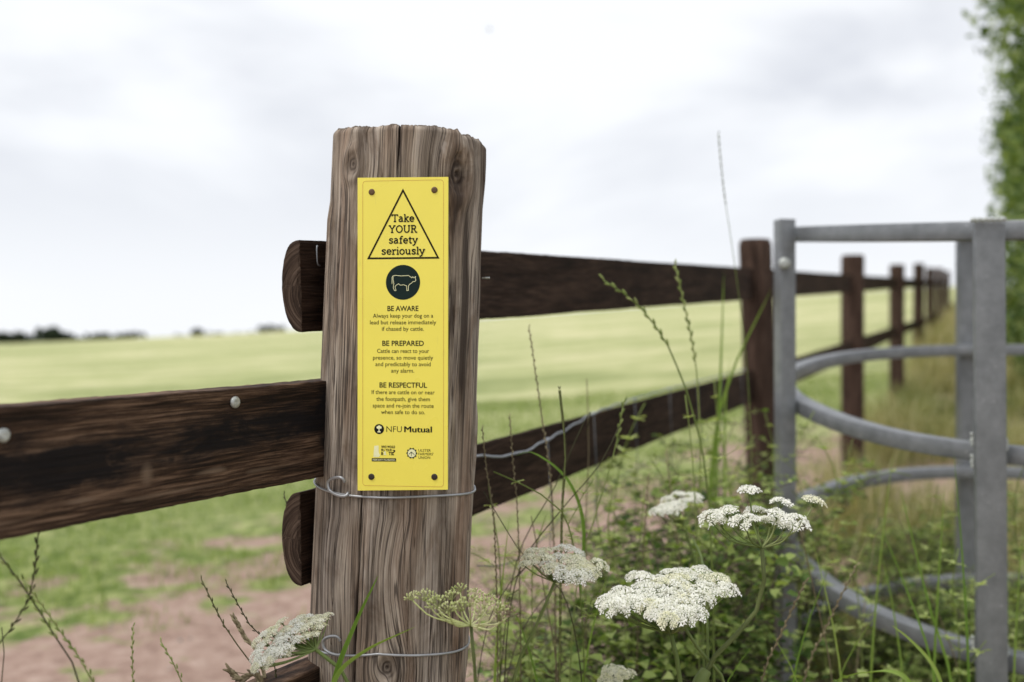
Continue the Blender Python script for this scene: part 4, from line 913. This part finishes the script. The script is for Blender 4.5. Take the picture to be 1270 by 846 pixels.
# ------------------------------------------------------------------ hogweed
def umbellet_mesh(seed, nf, petal, mat_p, mat_s, dense=1.):
    """unit radius cluster of five-petalled florets on little stalks, axis +Z, joint at the origin"""
    g = random.Random(seed); V = []; Fc = []; Mi = []; Tn = []
    def tri(vs, mi, tn):
        b = len(V); V.extend([tuple(v) for v in vs]); Fc.append(tuple(range(b, b+len(vs)))); Mi.append(mi); Tn.extend([tn]*len(vs))
    for i in range(nf):
        rr_ = math.sqrt((i+.5)/nf); a = i*2.39996+g.uniform(-.3, .3); hgt = .95*(1-.42*rr_*rr_)+g.uniform(-.1, .1); c = Vector((rr_*math.cos(a), rr_*math.sin(a), hgt)); nn = (Vector((c.x*.75, c.y*.75, .8))+Vector((g.uniform(-.3, .3), g.uniform(-.3, .3), 0))).normalized()
        s_ = Vector((-math.sin(a), math.cos(a), 0))*.022; tri([s_, -s_, c-s_*.6, c+s_*.6], 1, .4)
        u = nn.orthogonal().normalized(); w = nn.cross(u); a0 = g.uniform(0, 6); tn = g.uniform(.1, 1); pr_ = petal*(1+.55*(rr_ > .75))*g.uniform(.8, 1.15)
        for k in range(5):
            th = a0+k*2*math.pi/5; d = u*math.cos(th)+w*math.sin(th); e = u*math.cos(th+1.57)+w*math.sin(th+1.57); ln = pr_*g.uniform(.8, 1.15)
            p0 = c+d*ln*.12; tri([p0, c+d*ln*.8+e*ln*.38+nn*ln*.1, c+d*ln*.68+nn*ln*.22, c+d*ln*.8-e*ln*.38+nn*ln*.1], 0, tn)
        q = c+nn*petal*.08; tri([q+u*petal*.2, q+w*petal*.2, q-u*petal*.2, q-w*petal*.2], 1, .9)
        for k in range(2):
            th = g.uniform(0, 6.28); d = (u*math.cos(th)+w*math.sin(th))*.7+nn; d.normalize(); e = d.orthogonal().normalized()*.02; tri([c+e, c-e, c+d*petal*.9], 0, 1.)
    me = bpy.data.meshes.new('umbellet'); me.from_pydata(V, [], Fc); me.materials.append(mat_p); me.materials.append(mat_s)
    me.polygons.foreach_set('material_index', Mi); at_ = me.attributes.new('tint', 'FLOAT', 'POINT'); at_.data.foreach_set('value', Tn); me.update(); return me
def seed_mesh(seed, nf, mat_p):
    g = random.Random(seed); mb = MB()
    for i in range(nf):
        rr_ = math.sqrt((i+.5)/nf); a = i*2.39996; c = Vector((rr_*math.cos(a), rr_*math.sin(a), .95*(1-.45*rr_*rr_)+g.uniform(-.12, .12)))
        mb.tube([(0, 0, 0), c*.5, c], .018, 3, False, .3); d = c.normalized(); mb.ell(c+d*.1, .10*g.uniform(.7, 1.2), d, .17, 5, 4, g.uniform(.1, 1))
    me = bpy.data.meshes.new('umbellet'); me.from_pydata(mb.v, [], mb.f); me.materials.append(mat_p); a = me.attributes.new('tint', 'FLOAT', 'POINT'); a.data.foreach_set('value', mb.t); me.polygons.foreach_set('use_smooth', [True]*len(me.polygons)); me.update(); return me
UM_W = [umbellet_mesh(i, 26, .31, M_PETAL, M_STEM) for i in range(4)]
UM_C = [umbellet_mesh(10+i, 30, .29, M_CREAM, M_STEM) for i in range(4)]
UM_S = [seed_mesh(20+i, 22, M_SEED) for i in range(3)]; UM_B = [seed_mesh(30, 18, M_SEEDB)]
def hogweed(label, hub, axis, stem_pts, stem_r, heads, stemmat, raymat, ray_r=.0009, bend=.25):
    """heads: list of (offset from hub, size, mesh)"""
    hub = Vector(hub); base = Vector(stem_pts[0]); root = empty('hogweed', base, label, 'wildflower', 'hogweed flowers'); ax = Vector(axis).normalized()
    sp_ = spline(list(stem_pts)+[hub], 26); n = len(sp_); mb = MB(); mb.tube(sp_, [stem_r*(1.25-.45*i/(n-1))*(1+.03*math.sin(i*2.1)) for i in range(n)], 10); st = mb.build('stem', stemmat, root)
    mb = MB(); g = random.Random(int(abs(hub.x)*1e4)); 
    for i in range(260):                                              # bristles
        k = g.randrange(n//2, n-1); p = sp_[k].lerp(sp_[k+1], g.random()); T = (sp_[k+1]-sp_[k]).normalized(); u = T.orthogonal().normalized(); w = T.cross(u); a = g.uniform(0, 6.28); d = u*math.cos(a)+w*math.sin(a)
        e = T*.00012; q = p+d*stem_r*.8; mb.add([q+e, q-e, q+d*.0014], [(0, 1, 2)], .95)
    tag(mb.build('bristles', raymat, st), kind='stuff')
    for off, size, me in heads:
        c = hub+Vector(off); dirn = Vector(off).normalized(); mid = hub+Vector(off)*.5+(dirn-ax*dirn.dot(ax))*bend*Vector(off).length*.35-ax*bend*Vector(off).length*.12
        mb = MB(); mb.tube(spline([hub, mid, c], 8), [ray_r*1.15]*4+[ray_r]*4, 5, True, .5+.4*(off[0] > 0)); mb.build('ray', raymat, root)
        up = (dirn*.45+ax*.8).normalized(); q = up.to_track_quat('Z', 'Y'); link('umbellet', me, None, root, c, q, size)
    return root
def dome(axis, Rr, hgt, n, size, meshes, seed, droop=.55, tall=1.):
    g = random.Random(seed); ax = Vector(axis).normalized(); u = Vector((1, 0, 0)); u = (u-ax*u.dot(ax)).normalized(); w = ax.cross(u); out = []
    for i in range(n):
        r_ = math.sqrt((i+.4)/n)*g.uniform(.94, 1.05); a = i*2.39996+g.uniform(-.15, .15); out.append(((u*math.cos(a)+w*math.sin(a))*r_*Rr+ax*(hgt*(1-droop*r_*r_)+g.uniform(-.003, .003)), size*g.uniform(.85, 1.15)*(.8 if r_ < .4 else 1), meshes[g.randrange(len(meshes))]))
    return out
def inside(x, y, P_):
    c = False; j = len(P_)-1
    for i in range(len(P_)):
        if (P_[i][1] > y) != (P_[j][1] > y) and x < (P_[j][0]-P_[i][0])*(y-P_[i][1])/(P_[j][1]-P_[i][1])+P_[i][0]: c = not c
        j = i
    return c
def disc_head(outline, Y0, hub, step, size, meshes, seed, k=1.7, jit=.32):
    """umbellets over a tilted disc of the outline's width, nearer ones lower"""
    g = random.Random(seed); ys = [q[1] for q in outline]; cy = (min(ys)+max(ys))/2; out = []; y = min(ys)-2; r_ = 0
    while y < max(ys)+step:
        x = min(q[0] for q in outline)-step+(r_ % 2)*step*.5
        while x < max(q[0] for q in outline)+step:
            xx, yy = x+g.uniform(-jit, jit)*step, y+g.uniform(-jit, jit)*step*.6
            if inside(xx, yy, outline):
                Y = Y0+k*(cy-yy)*Y0/F; out.append((at(xx, yy+size*F/Y0*.35, Y)-hub, size*g.uniform(.75, 1.2), meshes[g.randrange(len(meshes))]))
            x += step
        y += step*.62; r_ += 1
    return out
gb = lambda px, Y: Vector(((px-635)/F*Y, Y, gz((px-635)/F*Y, Y)))
# broad white head, bottom centre right
hub = at(832, 786, 1.02); ax = (-.05, -.35, 1)
hw = disc_head([(744, 752), (752, 742), (775, 728), (795, 712), (822, 704), (850, 702), (870, 706), (890, 716), (910, 724), (900, 738), (878, 746), (862, 752), (866, 764), (848, 766), (842, 778), (824, 780), (816, 766), (790, 760), (770, 758)], 1.02, hub, 14.5, .0098, UM_W+UM_W[:2]+UM_C[:1], 1)
BROAD = hogweed('broad flat white flower head, fullest of all, at bottom centre right', hub, ax, [gb(848, 1.02), at(844, 846, 1.02)], .0030, hw, M_STEM, M_STEM, .0008)
# tall open head with spread rays
Yh = 1.06; hub = at(945, 680, Yh); hs = []
for px, py, dy, sz, k in [(930, 607, .02, .0105, 0), (884, 640, -.01, .0115, 1), (903, 634, .01, .011, 2), (925, 645, -.02, .012, 3), (938, 632, .03, .010, 0), (968, 622, .02, .010, 1), (963, 636, .0, .010, 2),
        (984, 646, -.02, .0125, 0), (1008, 620, .01, .0105, 1), (955, 645, .01, .011, 3), (972, 650, .0, .010, 0), (896, 646, .02, .011, 1), (940, 645, .02, .010, 2)]:
    hs.append((at(px, py+9, Yh+dy)-hub, sz*1.12, (UM_W+UM_C)[k if px != 1008 else 5]))
hogweed('tall open white flower head with spreading rays on a hooked hairy stem', hub, (0, -.1, 1), [gb(868, 1.05), at(872, 838, 1.05), at(905, 797, 1.05), at(938, 758, 1.06), at(948, 720, 1.06)], .0028, hs, M_STEMD, M_STEM, .0009, .5)
# cream head leaning left beside the post
hub = at(392, 806, .95); ax = (-.30, -.35, .90)
hd = disc_head([(314, 802), (326, 788), (350, 772), (380, 760), (410, 761), (408, 776), (388, 794), (362, 812), (338, 828), (320, 828)], .95, hub, 12.5, .0070, UM_C+UM_W[:3], 5, 1.3)
hogweed('cream flower head tilted over to the left of the post', hub, ax, [gb(450, .95), at(432, 846, .95)], .0022, hd, M_STEM, M_STEM, .0007)
# head gone to seed in front of the post
hub = at(584, 776, .90); hs = []
g = random.Random(3)
for px, py, dy, sz in [(528, 738, 0, .0085), (543, 748, -.02, .009), (560, 738, .01, .008), (571, 728, .02, .007), (556, 754, -.03, .008), (583, 746, -.01, .009), (600, 748, .01, .009), (615, 754, -.01, .009), (630, 758, 0, .008), (606, 742, .03, .008), (590, 734, .02, .007), (572, 752, .0, .009), (596, 758, -.03, .008), (538, 742, .03, .008), (620, 764, -.03, .007), (512, 738, .02, .007)]:
    hs.append((at(px, py+7, .90+dy)-hub, sz, UM_S[g.randrange(3)] if px < 612 else (UM_B[0] if px > 618 else UM_S[0])))
hogweed('greenish flower head gone to seed in front of the post, browning on its right', hub, (0, -.1, 1), [gb(596, .90), at(590, 846, .90), at(587, 810, .90)], .0019, hs, M_STEMD, M_SEED, .0007, .6)
# cream head between post and broad head
hub = at(688, 722, 1.10); ax = (.10, -.25, 1)
hd = disc_head([(645, 692), (660, 682), (690, 679), (718, 686), (742, 702), (738, 716), (708, 722), (690, 716), (668, 708), (650, 702)], 1.10, hub, 12.5, .0088, UM_C+UM_W, 8, 1.8)
hogweed('cream flower head standing alone between the post and the broad white head', hub, ax, [gb(610, 1.1), at(636, 846, 1.10), at(668, 770, 1.1)], .0021, hd, M_STEM, M_STEM, .0007)
# small blurred head behind
hub = at(848, 650, 1.42); ax = (-.1, -.25, 1)
hd = disc_head([(806, 634), (826, 620), (850, 611), (868, 615), (862, 626), (840, 636), (812, 641)], 1.42, hub, 11, .0092, UM_W, 9, 1.8)
hogweed('small pale flower head behind, between the cream head and the tall one', hub, ax, [gb(880, 1.42), at(866, 720, 1.42)], .0022, hd, M_STEM, M_STEM, .0008)
# budding head at the bottom edge
hub = at(768, 860, 1.15); ax = (-.3, -.3, .9)
hogweed('small closed cream head at the bottom edge below the broad white one', hub, ax, [gb(800, 1.15), at(780, 885, 1.15)], .0018, dome(ax, .016, .024, 9, .008, UM_C, 12, .3), M_STEM, M_STEM, .0007)
# extra stems of the same clump: side stalks and a sheath at the joint
def stalk(pts, r, label, mat=M_STEM):
    root = BROAD; mb = MB(); sp_ = spline(pts, 20); mb.tube(sp_, [r*(1.2-.4*i/19) for i in range(20)], 8); mb.build('side_stem', mat, root); return root
stalk([gb(905, 1.06), at(898, 846, 1.06), at(862, 800, 1.05), at(845, 772, 1.04)], .0021, 'green side stalk rising to the broad white head from the right')
stalk([gb(880, 1.10), at(878, 846, 1.10), at(877, 760, 1.10), at(872, 700, 1.2), at(857, 664, 1.4)], .0017, 'thin stalk rising behind the broad white head')
sh = stalk([at(866, 862, 1.04), at(868, 846, 1.04), at(876, 832, 1.045)], .0075, 'swollen pale green leaf sheath where the flower stems join')

# ------------------------------------------------------------------ single grass stems and blades
def grass_stem(pts, r, label, head=None, mat=M_GRST, hmat=None, group='thin grass stems', seed=0, headlen=.3, hs=1.):
    P_ = spline(pts, 36); base = P_[0]; root = empty('meadow_plant', base, label, 'grass stem', group); g = random.Random(seed)
    mb = MB(); mb.tube([p+Vector((g.uniform(-1, 1), 0, g.uniform(-1, 1)))*r*.3 for p in P_], [r*(1.15-.6*i/35) for i in range(36)], 6, True, g.uniform(.3, .7)); mb.build('stem', mat, root)
    if head:
        tail = [Vector(q) for q in pts[-4:]]; Lh = sum((b-a).length for a, b in zip(tail, tail[1:]))*min(1, headlen*2.4); Q_ = spline(pts, 400); acc = 0; k = 399; nxt = 0; mb = MB(); m_ = 0; gap = r*(2.6 if head == 'dense' else 5.2)
        while k > 1 and acc < Lh:
            if acc >= nxt:
                p = Q_[k]; T = (Q_[k]-Q_[k-1]).normalized(); m_ += 1; nxt += gap
                for sgn in ((1, -1) if head == 'dense' else ((1,) if m_ % 2 else (-1,))):
                    side = Vector((sgn*T.z, 0, -sgn*T.x)); d = (T*1.0+side*.28+Vector((0, g.uniform(-.3, .3), 0))).normalized(); ln = r*g.uniform(4.6, 6.2)*hs; mb.ell(p+side*r*.6+d*ln*.4, r*1.0*hs, d, ln*.62, 6, 4, g.uniform(.3, .9))
            acc += (Q_[k]-Q_[k-1]).length; k -= 1
        tag(mb.build('seed_head', hmat or mat, root), kind='stuff')
    return root
def grass_blade(pts, w, label, mat=M_BLADE, side=(1, .3, 0), group='broad grass blades', tint=.5):
    P_ = spline(pts, 22); root = empty('bladed_plant', P_[0], label, 'grass blade', group); mb = MB(); mb.blade(P_, w, side, tint); mb.build('blade', mat, root); return root
G = lambda *q: [at(*p) for p in q]
Y1 = 1.40
grass_stem([gb(890, Y1)]+G((880, 640, Y1), (868, 545, Y1), (846, 470, Y1), (822, 418, Y1), (788, 375, Y1), (748, 347, Y1)), .0018, 'arching green seeding grass stem crossing the upper rail, leaning left', 'sparse', hmat=M_GRST, headlen=.30, seed=1, hs=.9)
grass_stem([gb(872, 1.5)]+G((869, 640, 1.5), (868, 540, 1.5), (862, 445, 1.5), (850, 385, 1.5), (837, 328, 1.5)), .0015, 'upright green grass stem just right of the arching one, tip at the upper rail', 'sparse', headlen=.25, seed=2)
grass_stem([gb(940, 1.7)]+G((932, 560, 1.7), (925, 440, 1.7), (910, 320, 1.7), (897, 230, 1.7), (891, 165, 1.7)), .0009, 'tallest thin grass stem, reaching into the sky left of the second post', 'sparse', hmat=M_DARKST, headlen=.14, seed=3, hs=.8)
grass_stem([gb(690, 1.35)]+G((684, 610, 1.35), (671, 510, 1.35), (656, 405, 1.35)), .0011, 'brown grass stem rising in front of the field right of the post', 'sparse', M_DRY, headlen=.3, seed=4, hs=.7)
grass_stem([gb(690, 1.2)]+G((697, 640, 1.2), (701, 560, 1.2), (694, 482, 1.2)), .0010, 'dark-tipped green grass stem between the two brown ones', 'dense', M_GRST, M_DARKST, headlen=.16, seed=5, hs=.6)
grass_stem([gb(728, 1.5)]+G((727, 640, 1.5), (730, 560, 1.5), (728, 470, 1.5)), .0012, 'reddish brown stem in front of the lower rail', None, M_DRY, seed=6)
grass_stem([gb(700, 1.3)]+G((715, 730, 1.3), (738, 640, 1.3), (762, 560, 1.3), (774, 498, 1.3)), .0013, 'green leaning stem in front of the lower rail, bent right', 'sparse', M_GRST, headlen=.1, seed=7)
grass_stem([gb(640, 1.25)]+G((640, 720, 1.25), (690, 640, 1.25), (745, 575, 1.25), (768, 528, 1.25)), .0011, 'dark thin stem leaning right below the lower rail', None, M_DARKST, seed=8)
grass_stem([gb(600, 1.3)]+G((640, 700, 1.3), (690, 600, 1.3), (732, 510, 1.3), (727, 540, 1.31)), .0010, 'dark stem slanting up beside the netting', None, M_DARKST, seed=9)
grass_stem([gb(620, 1.2)]+G((612, 640, 1.2), (603, 580, 1.2), (598, 530, 1.2)), .0009, 'short dry stem hard against the right of the post', 'sparse', M_DRY, headlen=.25, seed=10, hs=.7)
grass_stem([gb(650, 1.25)]+G((642, 640, 1.25), (636, 570, 1.25), (632, 515, 1.25)), .0009, 'grey dry grass stem second to the right of the post', 'sparse', M_DRY, headlen=.3, seed=11, hs=.7)
grass_stem([gb(740, 1.2)]+G((700, 740, 1.2), (650, 690, 1.2), (600, 610, 1.2)), .0010, 'dark thin stem leaning left to the post below the wire', None, M_DARKST, seed=12)
grass_stem([gb(560, 1.2)]+G((610, 760, 1.2), (655, 700, 1.2), (640, 718, 1.25)), .0008, 'thin brown tendril beside the cream head', None, M_TWIG, seed=13)
grass_stem([gb(600, 1.3)]+G((640, 800, 1.3), (700, 720, 1.3), (760, 690, 1.3), (830, 680, 1.35)), .0009, 'brown arching twig behind the cream head', None, M_TWIG, seed=14)
# left side
grass_stem([gb(130, .8)]+G((98, 846, .8), (62, 780, .8), (30, 730, .8), (0, 690, .8)), .0011, 'green grass stem at the left edge, leaning left', 'sparse', M_DARKST, M_GRST, headlen=.28, seed=20, hs=.9)
grass_stem([gb(-60, .8)]+G((-20, 830, .8), (10, 785, .8), (38, 738, .8), (47, 662, .8)), .0010, 'dark grass stem at the left edge crossing the leaning green one', 'sparse', M_DARKST, headlen=.3, seed=21, hs=.9)
grass_stem([gb(135, .82)]+G((115, 846, .82), (90, 805, .82), (28, 718, .82)), .0009, 'pale green grass stem close behind the crossing pair', 'sparse', M_GRST, headlen=.3, seed=22)
grass_stem([gb(345, .95)]+G((318, 838, .95), (285, 788, .95), (264, 748, .95), (249, 718, .95)), .0011, 'dark curved stem left of the tilted cream flower', 'sparse', M_DARKST, headlen=.25, seed=23, hs=.6)
grass_stem([gb(360, 1.0)]+G((335, 806, 1.0), (310, 775, 1.0), (280, 722, 1.0)), .0010, 'dark stem directly above the tilted cream flower', 'sparse', M_DARKST, headlen=.35, seed=24, hs=.6)
grass_stem([gb(352, 1.0)]+G((322, 815, 1.0), (305, 792, 1.0), (290, 766, 1.0)), .0008, 'thin stem with a stubby straw-coloured seed head', 'dense', M_DARKST, M_DRY, headlen=.14, seed=25, hs=1.3)
grass_stem([gb(166, .9)]+G((165, 846, .9), (164, 810, .9), (165, 776, .9)), .0008, 'short green stem in front of the bare earth, far left', 'sparse', M_GRST, headlen=.12, seed=26, hs=.8)
grass_stem([gb(240, .9)]+G((226, 846, .9), (212, 818, .9), (199, 795, .9)), .0009, 'short leaning green stem in the middle of the bare earth', 'sparse', M_GRST, headlen=.12, seed=27, hs=.8)
grass_stem([gb(400, 1.15)]+G((395, 760, 1.15), (370, 680, 1.15), (352, 612, 1.15)), .0010, 'dark stem just left of the post crossing the round lower rail end', 'sparse', M_DARKST, headlen=.2, seed=28, hs=.6)
grass_stem([gb(330, .95)]+G((318, 838, .95), (300, 842, .95), (285, 832, .95)), .0008, 'bent stem with a fat pale straw seed head at the bottom edge', 'dense', M_DRY, M_DRY, headlen=.05, seed=29, hs=1.8)
grass_stem([gb(-30, .85)]+G((2, 846, .85), (5, 800, .85), (2, 778, .85)), .0008, 'grey wiry stem at the lower left corner', None, M_DARKST, seed=30)
# broad blades
grass_blade(G((405, 930, .93), (414, 846, .93), (440, 775, .93), (470, 712, .93)), .0065, 'broad green blade pointing up across the post beside the lower band', tint=.35)
grass_blade(G((400, 930, .92), (418, 838, .92), (452, 808, .92), (516, 777, .92)), .0060, 'broad green blade reaching right across the lower wire band', tint=.7)
grass_blade([gb(890, 1.95)]+G((888, 590, 1.95), (893, 480, 1.95), (898, 335, 1.95)), .013, 'bright upright blade left of the second brown post', tint=.75)
grass_blade([gb(880, 1.95)]+G((885, 560, 1.95), (905, 470, 1.95), (958, 356, 1.95)), .014, 'bright blade slanting right across the second brown post', tint=.85)
grass_blade([gb(900, 1.9)]+G((899, 600, 1.9), (900, 500, 1.9), (906, 440, 1.9)), .011, 'short bright blade between the two tall ones', tint=.8)
grass_blade([gb(1190, 1.45)]+G((1180, 846, 1.45), (1155, 760, 1.45), (1115, 600, 1.45)), .008, 'long green blade leaning left inside the steel enclosure', tint=.5)
grass_blade([gb(1150, 1.45)]+G((1158, 846, 1.45), (1163, 740, 1.45), (1172, 600, 1.45)), .008, 'upright green blade near the front steel upright', tint=.6)
grass_blade([gb(1170, 1.4)]+G((1160, 846, 1.4), (1120, 720, 1.4), (1090, 648, 1.4)), .0075, 'green blade leaning left at the lower curved rail', tint=.45)
grass_blade([gb(1130, 1.5)]+G((1120, 846, 1.5), (1105, 740, 1.5), (1092, 680, 1.5)), .007, 'thin green blade behind the lower curved rail', tint=.6)
grass_blade(G((1150, 900, 1.2), (1120, 838, 1.2), (1070, 834, 1.2), (1030, 846, 1.2)), .008, 'blade arching over near the bottom right', tint=.7)
grass_blade(G((1180, 900, 1.25), (1160, 830, 1.25), (1125, 790, 1.25), (1105, 775, 1.25)), .007, 'folded pale blade hanging over the lower curved rail', tint=.8)
grass_blade(G((720, 740, 1.25), (722, 640, 1.25), (700, 590, 1.25), (655, 560, 1.25), (640, 566, 1.25)), .006, 'green blade curling over in front of the netting', tint=.5)

gg_ = random.Random(9)
for px, Y, top, dx, l in [(1000, 1.3, 700, 30, 'grass blade rising right of the hooked flower stem'), (1030, 1.35, 660, -25, 'pair blade leaning left by the lower curved rail'), (1060, 1.3, 745, 40, 'short bright blade under the lower curved rail'), (1195, 1.4, 560, -12, 'tall blade just left of the front steel upright'),
        (1262, 1.5, 640, 8, 'blade at the right edge beyond the front upright'), (975, 1.25, 770, -30, 'short blade leaning left at the bottom edge'), (735, 1.2, 700, 22, 'narrow blade between the lone cream flower and the broad white one'), (655, 1.2, 745, -22, 'narrow blade leaning left below the lone cream flower'),
        (915, 1.2, 790, 28, 'short bright blade right of the swollen sheath'), (1090, 1.5, 560, 18, 'upright blade in front of the second curved rail'), (620, 1.25, 640, 12, 'narrow blade rising beside the right edge of the post'), (815, 1.5, 640, -20, 'blade behind the broad white flower leaning left')]:
    grass_blade([gb(px-dx, Y)]+G((px-dx*.6, 860, Y), (px, (860+top)/2, Y), (px+dx, top, Y)), gg_.uniform(.005, .008), l, tint=gg_.uniform(.4, .9))

# leafy weeds with whorled leaves by the netting
def weed(pts, label, seed, r=.0009, wh=7, ls=.012, br=True, tip=True):
    P_ = spline(pts, 30); root = empty('leafy_weed', P_[0], label, 'weed', 'leafy weeds by the fence'); g = np.random.default_rng(seed); mb = MB(); mb.tube(P_, r, 5)
    LP, LDn, LNn, LS = [], [], [], []
    tw = [(P_, 8)]
    if br:
        for k in range(10, 28, 3):
            a = g.uniform(0, 6.28); d = Vector((math.cos(a), math.sin(a)*.6, g.uniform(.1, .8))).normalized(); q = [P_[k]+d*g.uniform(.03, .08)*j/7+Vector((0, 0, .004*j)) for j in range(8)]; mb.tube(q, r*.7, 4); tw.append((q, 2))
    for q, k0 in tw:
        for k in range(k0, len(q), 2 if q is P_ else 3):
            a0 = g.uniform(0, 6)
            for j in range(wh if q is not P_ else wh-2):
                a = a0+j*2*math.pi/wh; LP.append(q[k]); LDn.append([math.cos(a), math.sin(a), g.uniform(.0, .6)]); LNn.append([g.normal(0, .2), g.normal(0, .2), 1]); LS.append(ls*g.uniform(.6, 1.2))
    mb.build('stem', M_GRST, root); V, T, t = leaf_arrays(np.array(LP), np.array(LDn), np.array(LNn), np.array(LS), np.array(LS)*.34, .15, np.clip(g.normal(.85, .1, len(LP)), 0, 1))
    tag(link('leaves', mesh_arrays('leaves', V-np.array(root.location), T, tint=t), M_LEAF, root), kind='stuff')
wl = ['pale weed with whorled leaves reaching the post below the top wire', 'pale weed with whorled leaves left of the cream flower', 'feathery green weed in front of the lower rail', 'weed with small round leaves under the two bright blades', 'weed climbing in front of the second brown post', 'pale weed at the left upright of the enclosure', 'weed trailing over the second curved rail', 'green weed between the broad and the small pale flower heads', 'weed beside the leaning stem above the cream flower', 'pale weed right of the second brown post']
ws = [[gb(720, 1.2)]+G((700, 640, 1.2), (655, 605, 1.2), (612, 585, 1.2)), [gb(600, 1.3)]+G((620, 700, 1.3), (612, 640, 1.3), (606, 600, 1.3)), [gb(770, 1.7)]+G((765, 600, 1.7), (780, 540, 1.7), (800, 500, 1.7)),
      [gb(875, 1.4)]+G((862, 620, 1.4), (856, 540, 1.4), (850, 490, 1.4)), [gb(905, 1.7)]+G((905, 600, 1.7), (890, 520, 1.7), (886, 470, 1.7)), [gb(1000, 1.8)]+G((1000, 640, 1.8), (985, 560, 1.8), (1010, 510, 1.8)),
      [gb(1000, 1.7)]+G((1010, 640, 1.7), (1060, 600, 1.7), (1110, 585, 1.7), (1130, 590, 1.7)), [gb(790, 1.5)]+G((788, 720, 1.5), (796, 650, 1.5), (800, 600, 1.5)), [gb(740, 1.5)]+G((750, 700, 1.5), (740, 640, 1.5), (742, 590, 1.5)), [gb(960, 1.9)]+G((955, 640, 1.9), (960, 560, 1.9), (948, 510, 1.9))]
g_ = random.Random(5)
spots_ = [(655, 1.35, 640, 'short pale weed left of the lone cream flower'), (765, 1.45, 600, 'pale weed just above the broad white flower'), (820, 1.6, 560, 'tall pale weed above the small pale flower'), (868, 1.6, 520, 'tall weed left of the tall white flower'),
  (915, 1.8, 540, 'weed directly above the tall white flower'), (1030, 1.7, 540, 'weed above the right end of the tall white flower'), (1075, 1.6, 650, 'weed inside the enclosure left of the leaning blades'), (1145, 1.8, 600, 'weed inside the enclosure beside the back upright'), (1180, 1.5, 680, 'weed just left of the front steel upright'), (1255, 1.7, 560, 'weed right of the front steel upright')]
for px, Y, top, l in spots_:
    wl.append(l); ws.append([gb(px+g_.uniform(-20, 20), Y)]+G((px+g_.uniform(-10, 10), (top+900)/2, Y), (px+g_.uniform(-12, 12), top+50, Y), (px+g_.uniform(-25, 25), top, Y)))
for k, (px, top, dx, Y, l) in enumerate([(1000, 640, -40, 1.35, 'straw stem leaning left in front of the lower curved rail'), (1045, 700, 60, 1.3, 'straw stem crossing the lower curved rail, leaning right'), (1085, 610, 30, 1.7, 'dry stem inside the enclosure under the back rail'), (985, 720, 50, 1.2, 'dry stem right of the hooked flower stem'), (1135, 640, -70, 1.6, 'long dry stem leaning left inside the enclosure'), (800, 590, 14, 1.5, 'dry brown stem above the broad white flower'), (668, 640, -30, 1.3, 'dry brown stem leaning left by the lone cream flower'), (835, 560, -30, 1.6, 'dry stem leaning left before the bare earth')]):
    grass_stem([gb(px-dx, Y)]+G((px-dx*.8, 846, Y), (px-dx*.3, (846+top)/2, Y), (px+dx*.3, top, Y)), .0012, l, 'sparse' if k % 2 else None, M_DRY, seed=60+k, headlen=.15, hs=.8)
for i, (l, w) in enumerate(zip(wl, ws)): weed(w, l, 300+i, ls=(.012 if i < 10 else .017) if i != 2 else .02, wh=7 if i != 2 else 9)

# the tiny bird high in the sky
bc = at(607, 37, 60.)
bird_root = empty('bird', bc, 'tiny dark bird alone in the cloudy sky above the post', 'bird')
mb = MB(); mb.ell(bc, .05, (1, .3, .1), .13, 8, 6); mb.build('body', M_BIRD, bird_root)
for s_ in (-1, 1):
    mb = MB(); w = [bc+Vector((.05, 0, .02)), bc+Vector((.02, -.16*s_, .10)), bc+Vector((-.06, -.34*s_, .07)), bc+Vector((-.03, -.14*s_, .06)), bc+Vector((-.06, 0, .02))]; mb.add(w+[q+Vector((0, 0, -.008)) for q in w], [(0, 1, 3, 4), (1, 2, 3), (5, 9, 8, 6), (6, 8, 7), (0, 5, 6, 1), (1, 6, 7, 2), (2, 7, 8, 3), (3, 8, 9, 4)]); mb.build('wing', M_BIRD, bird_root, smooth=False)
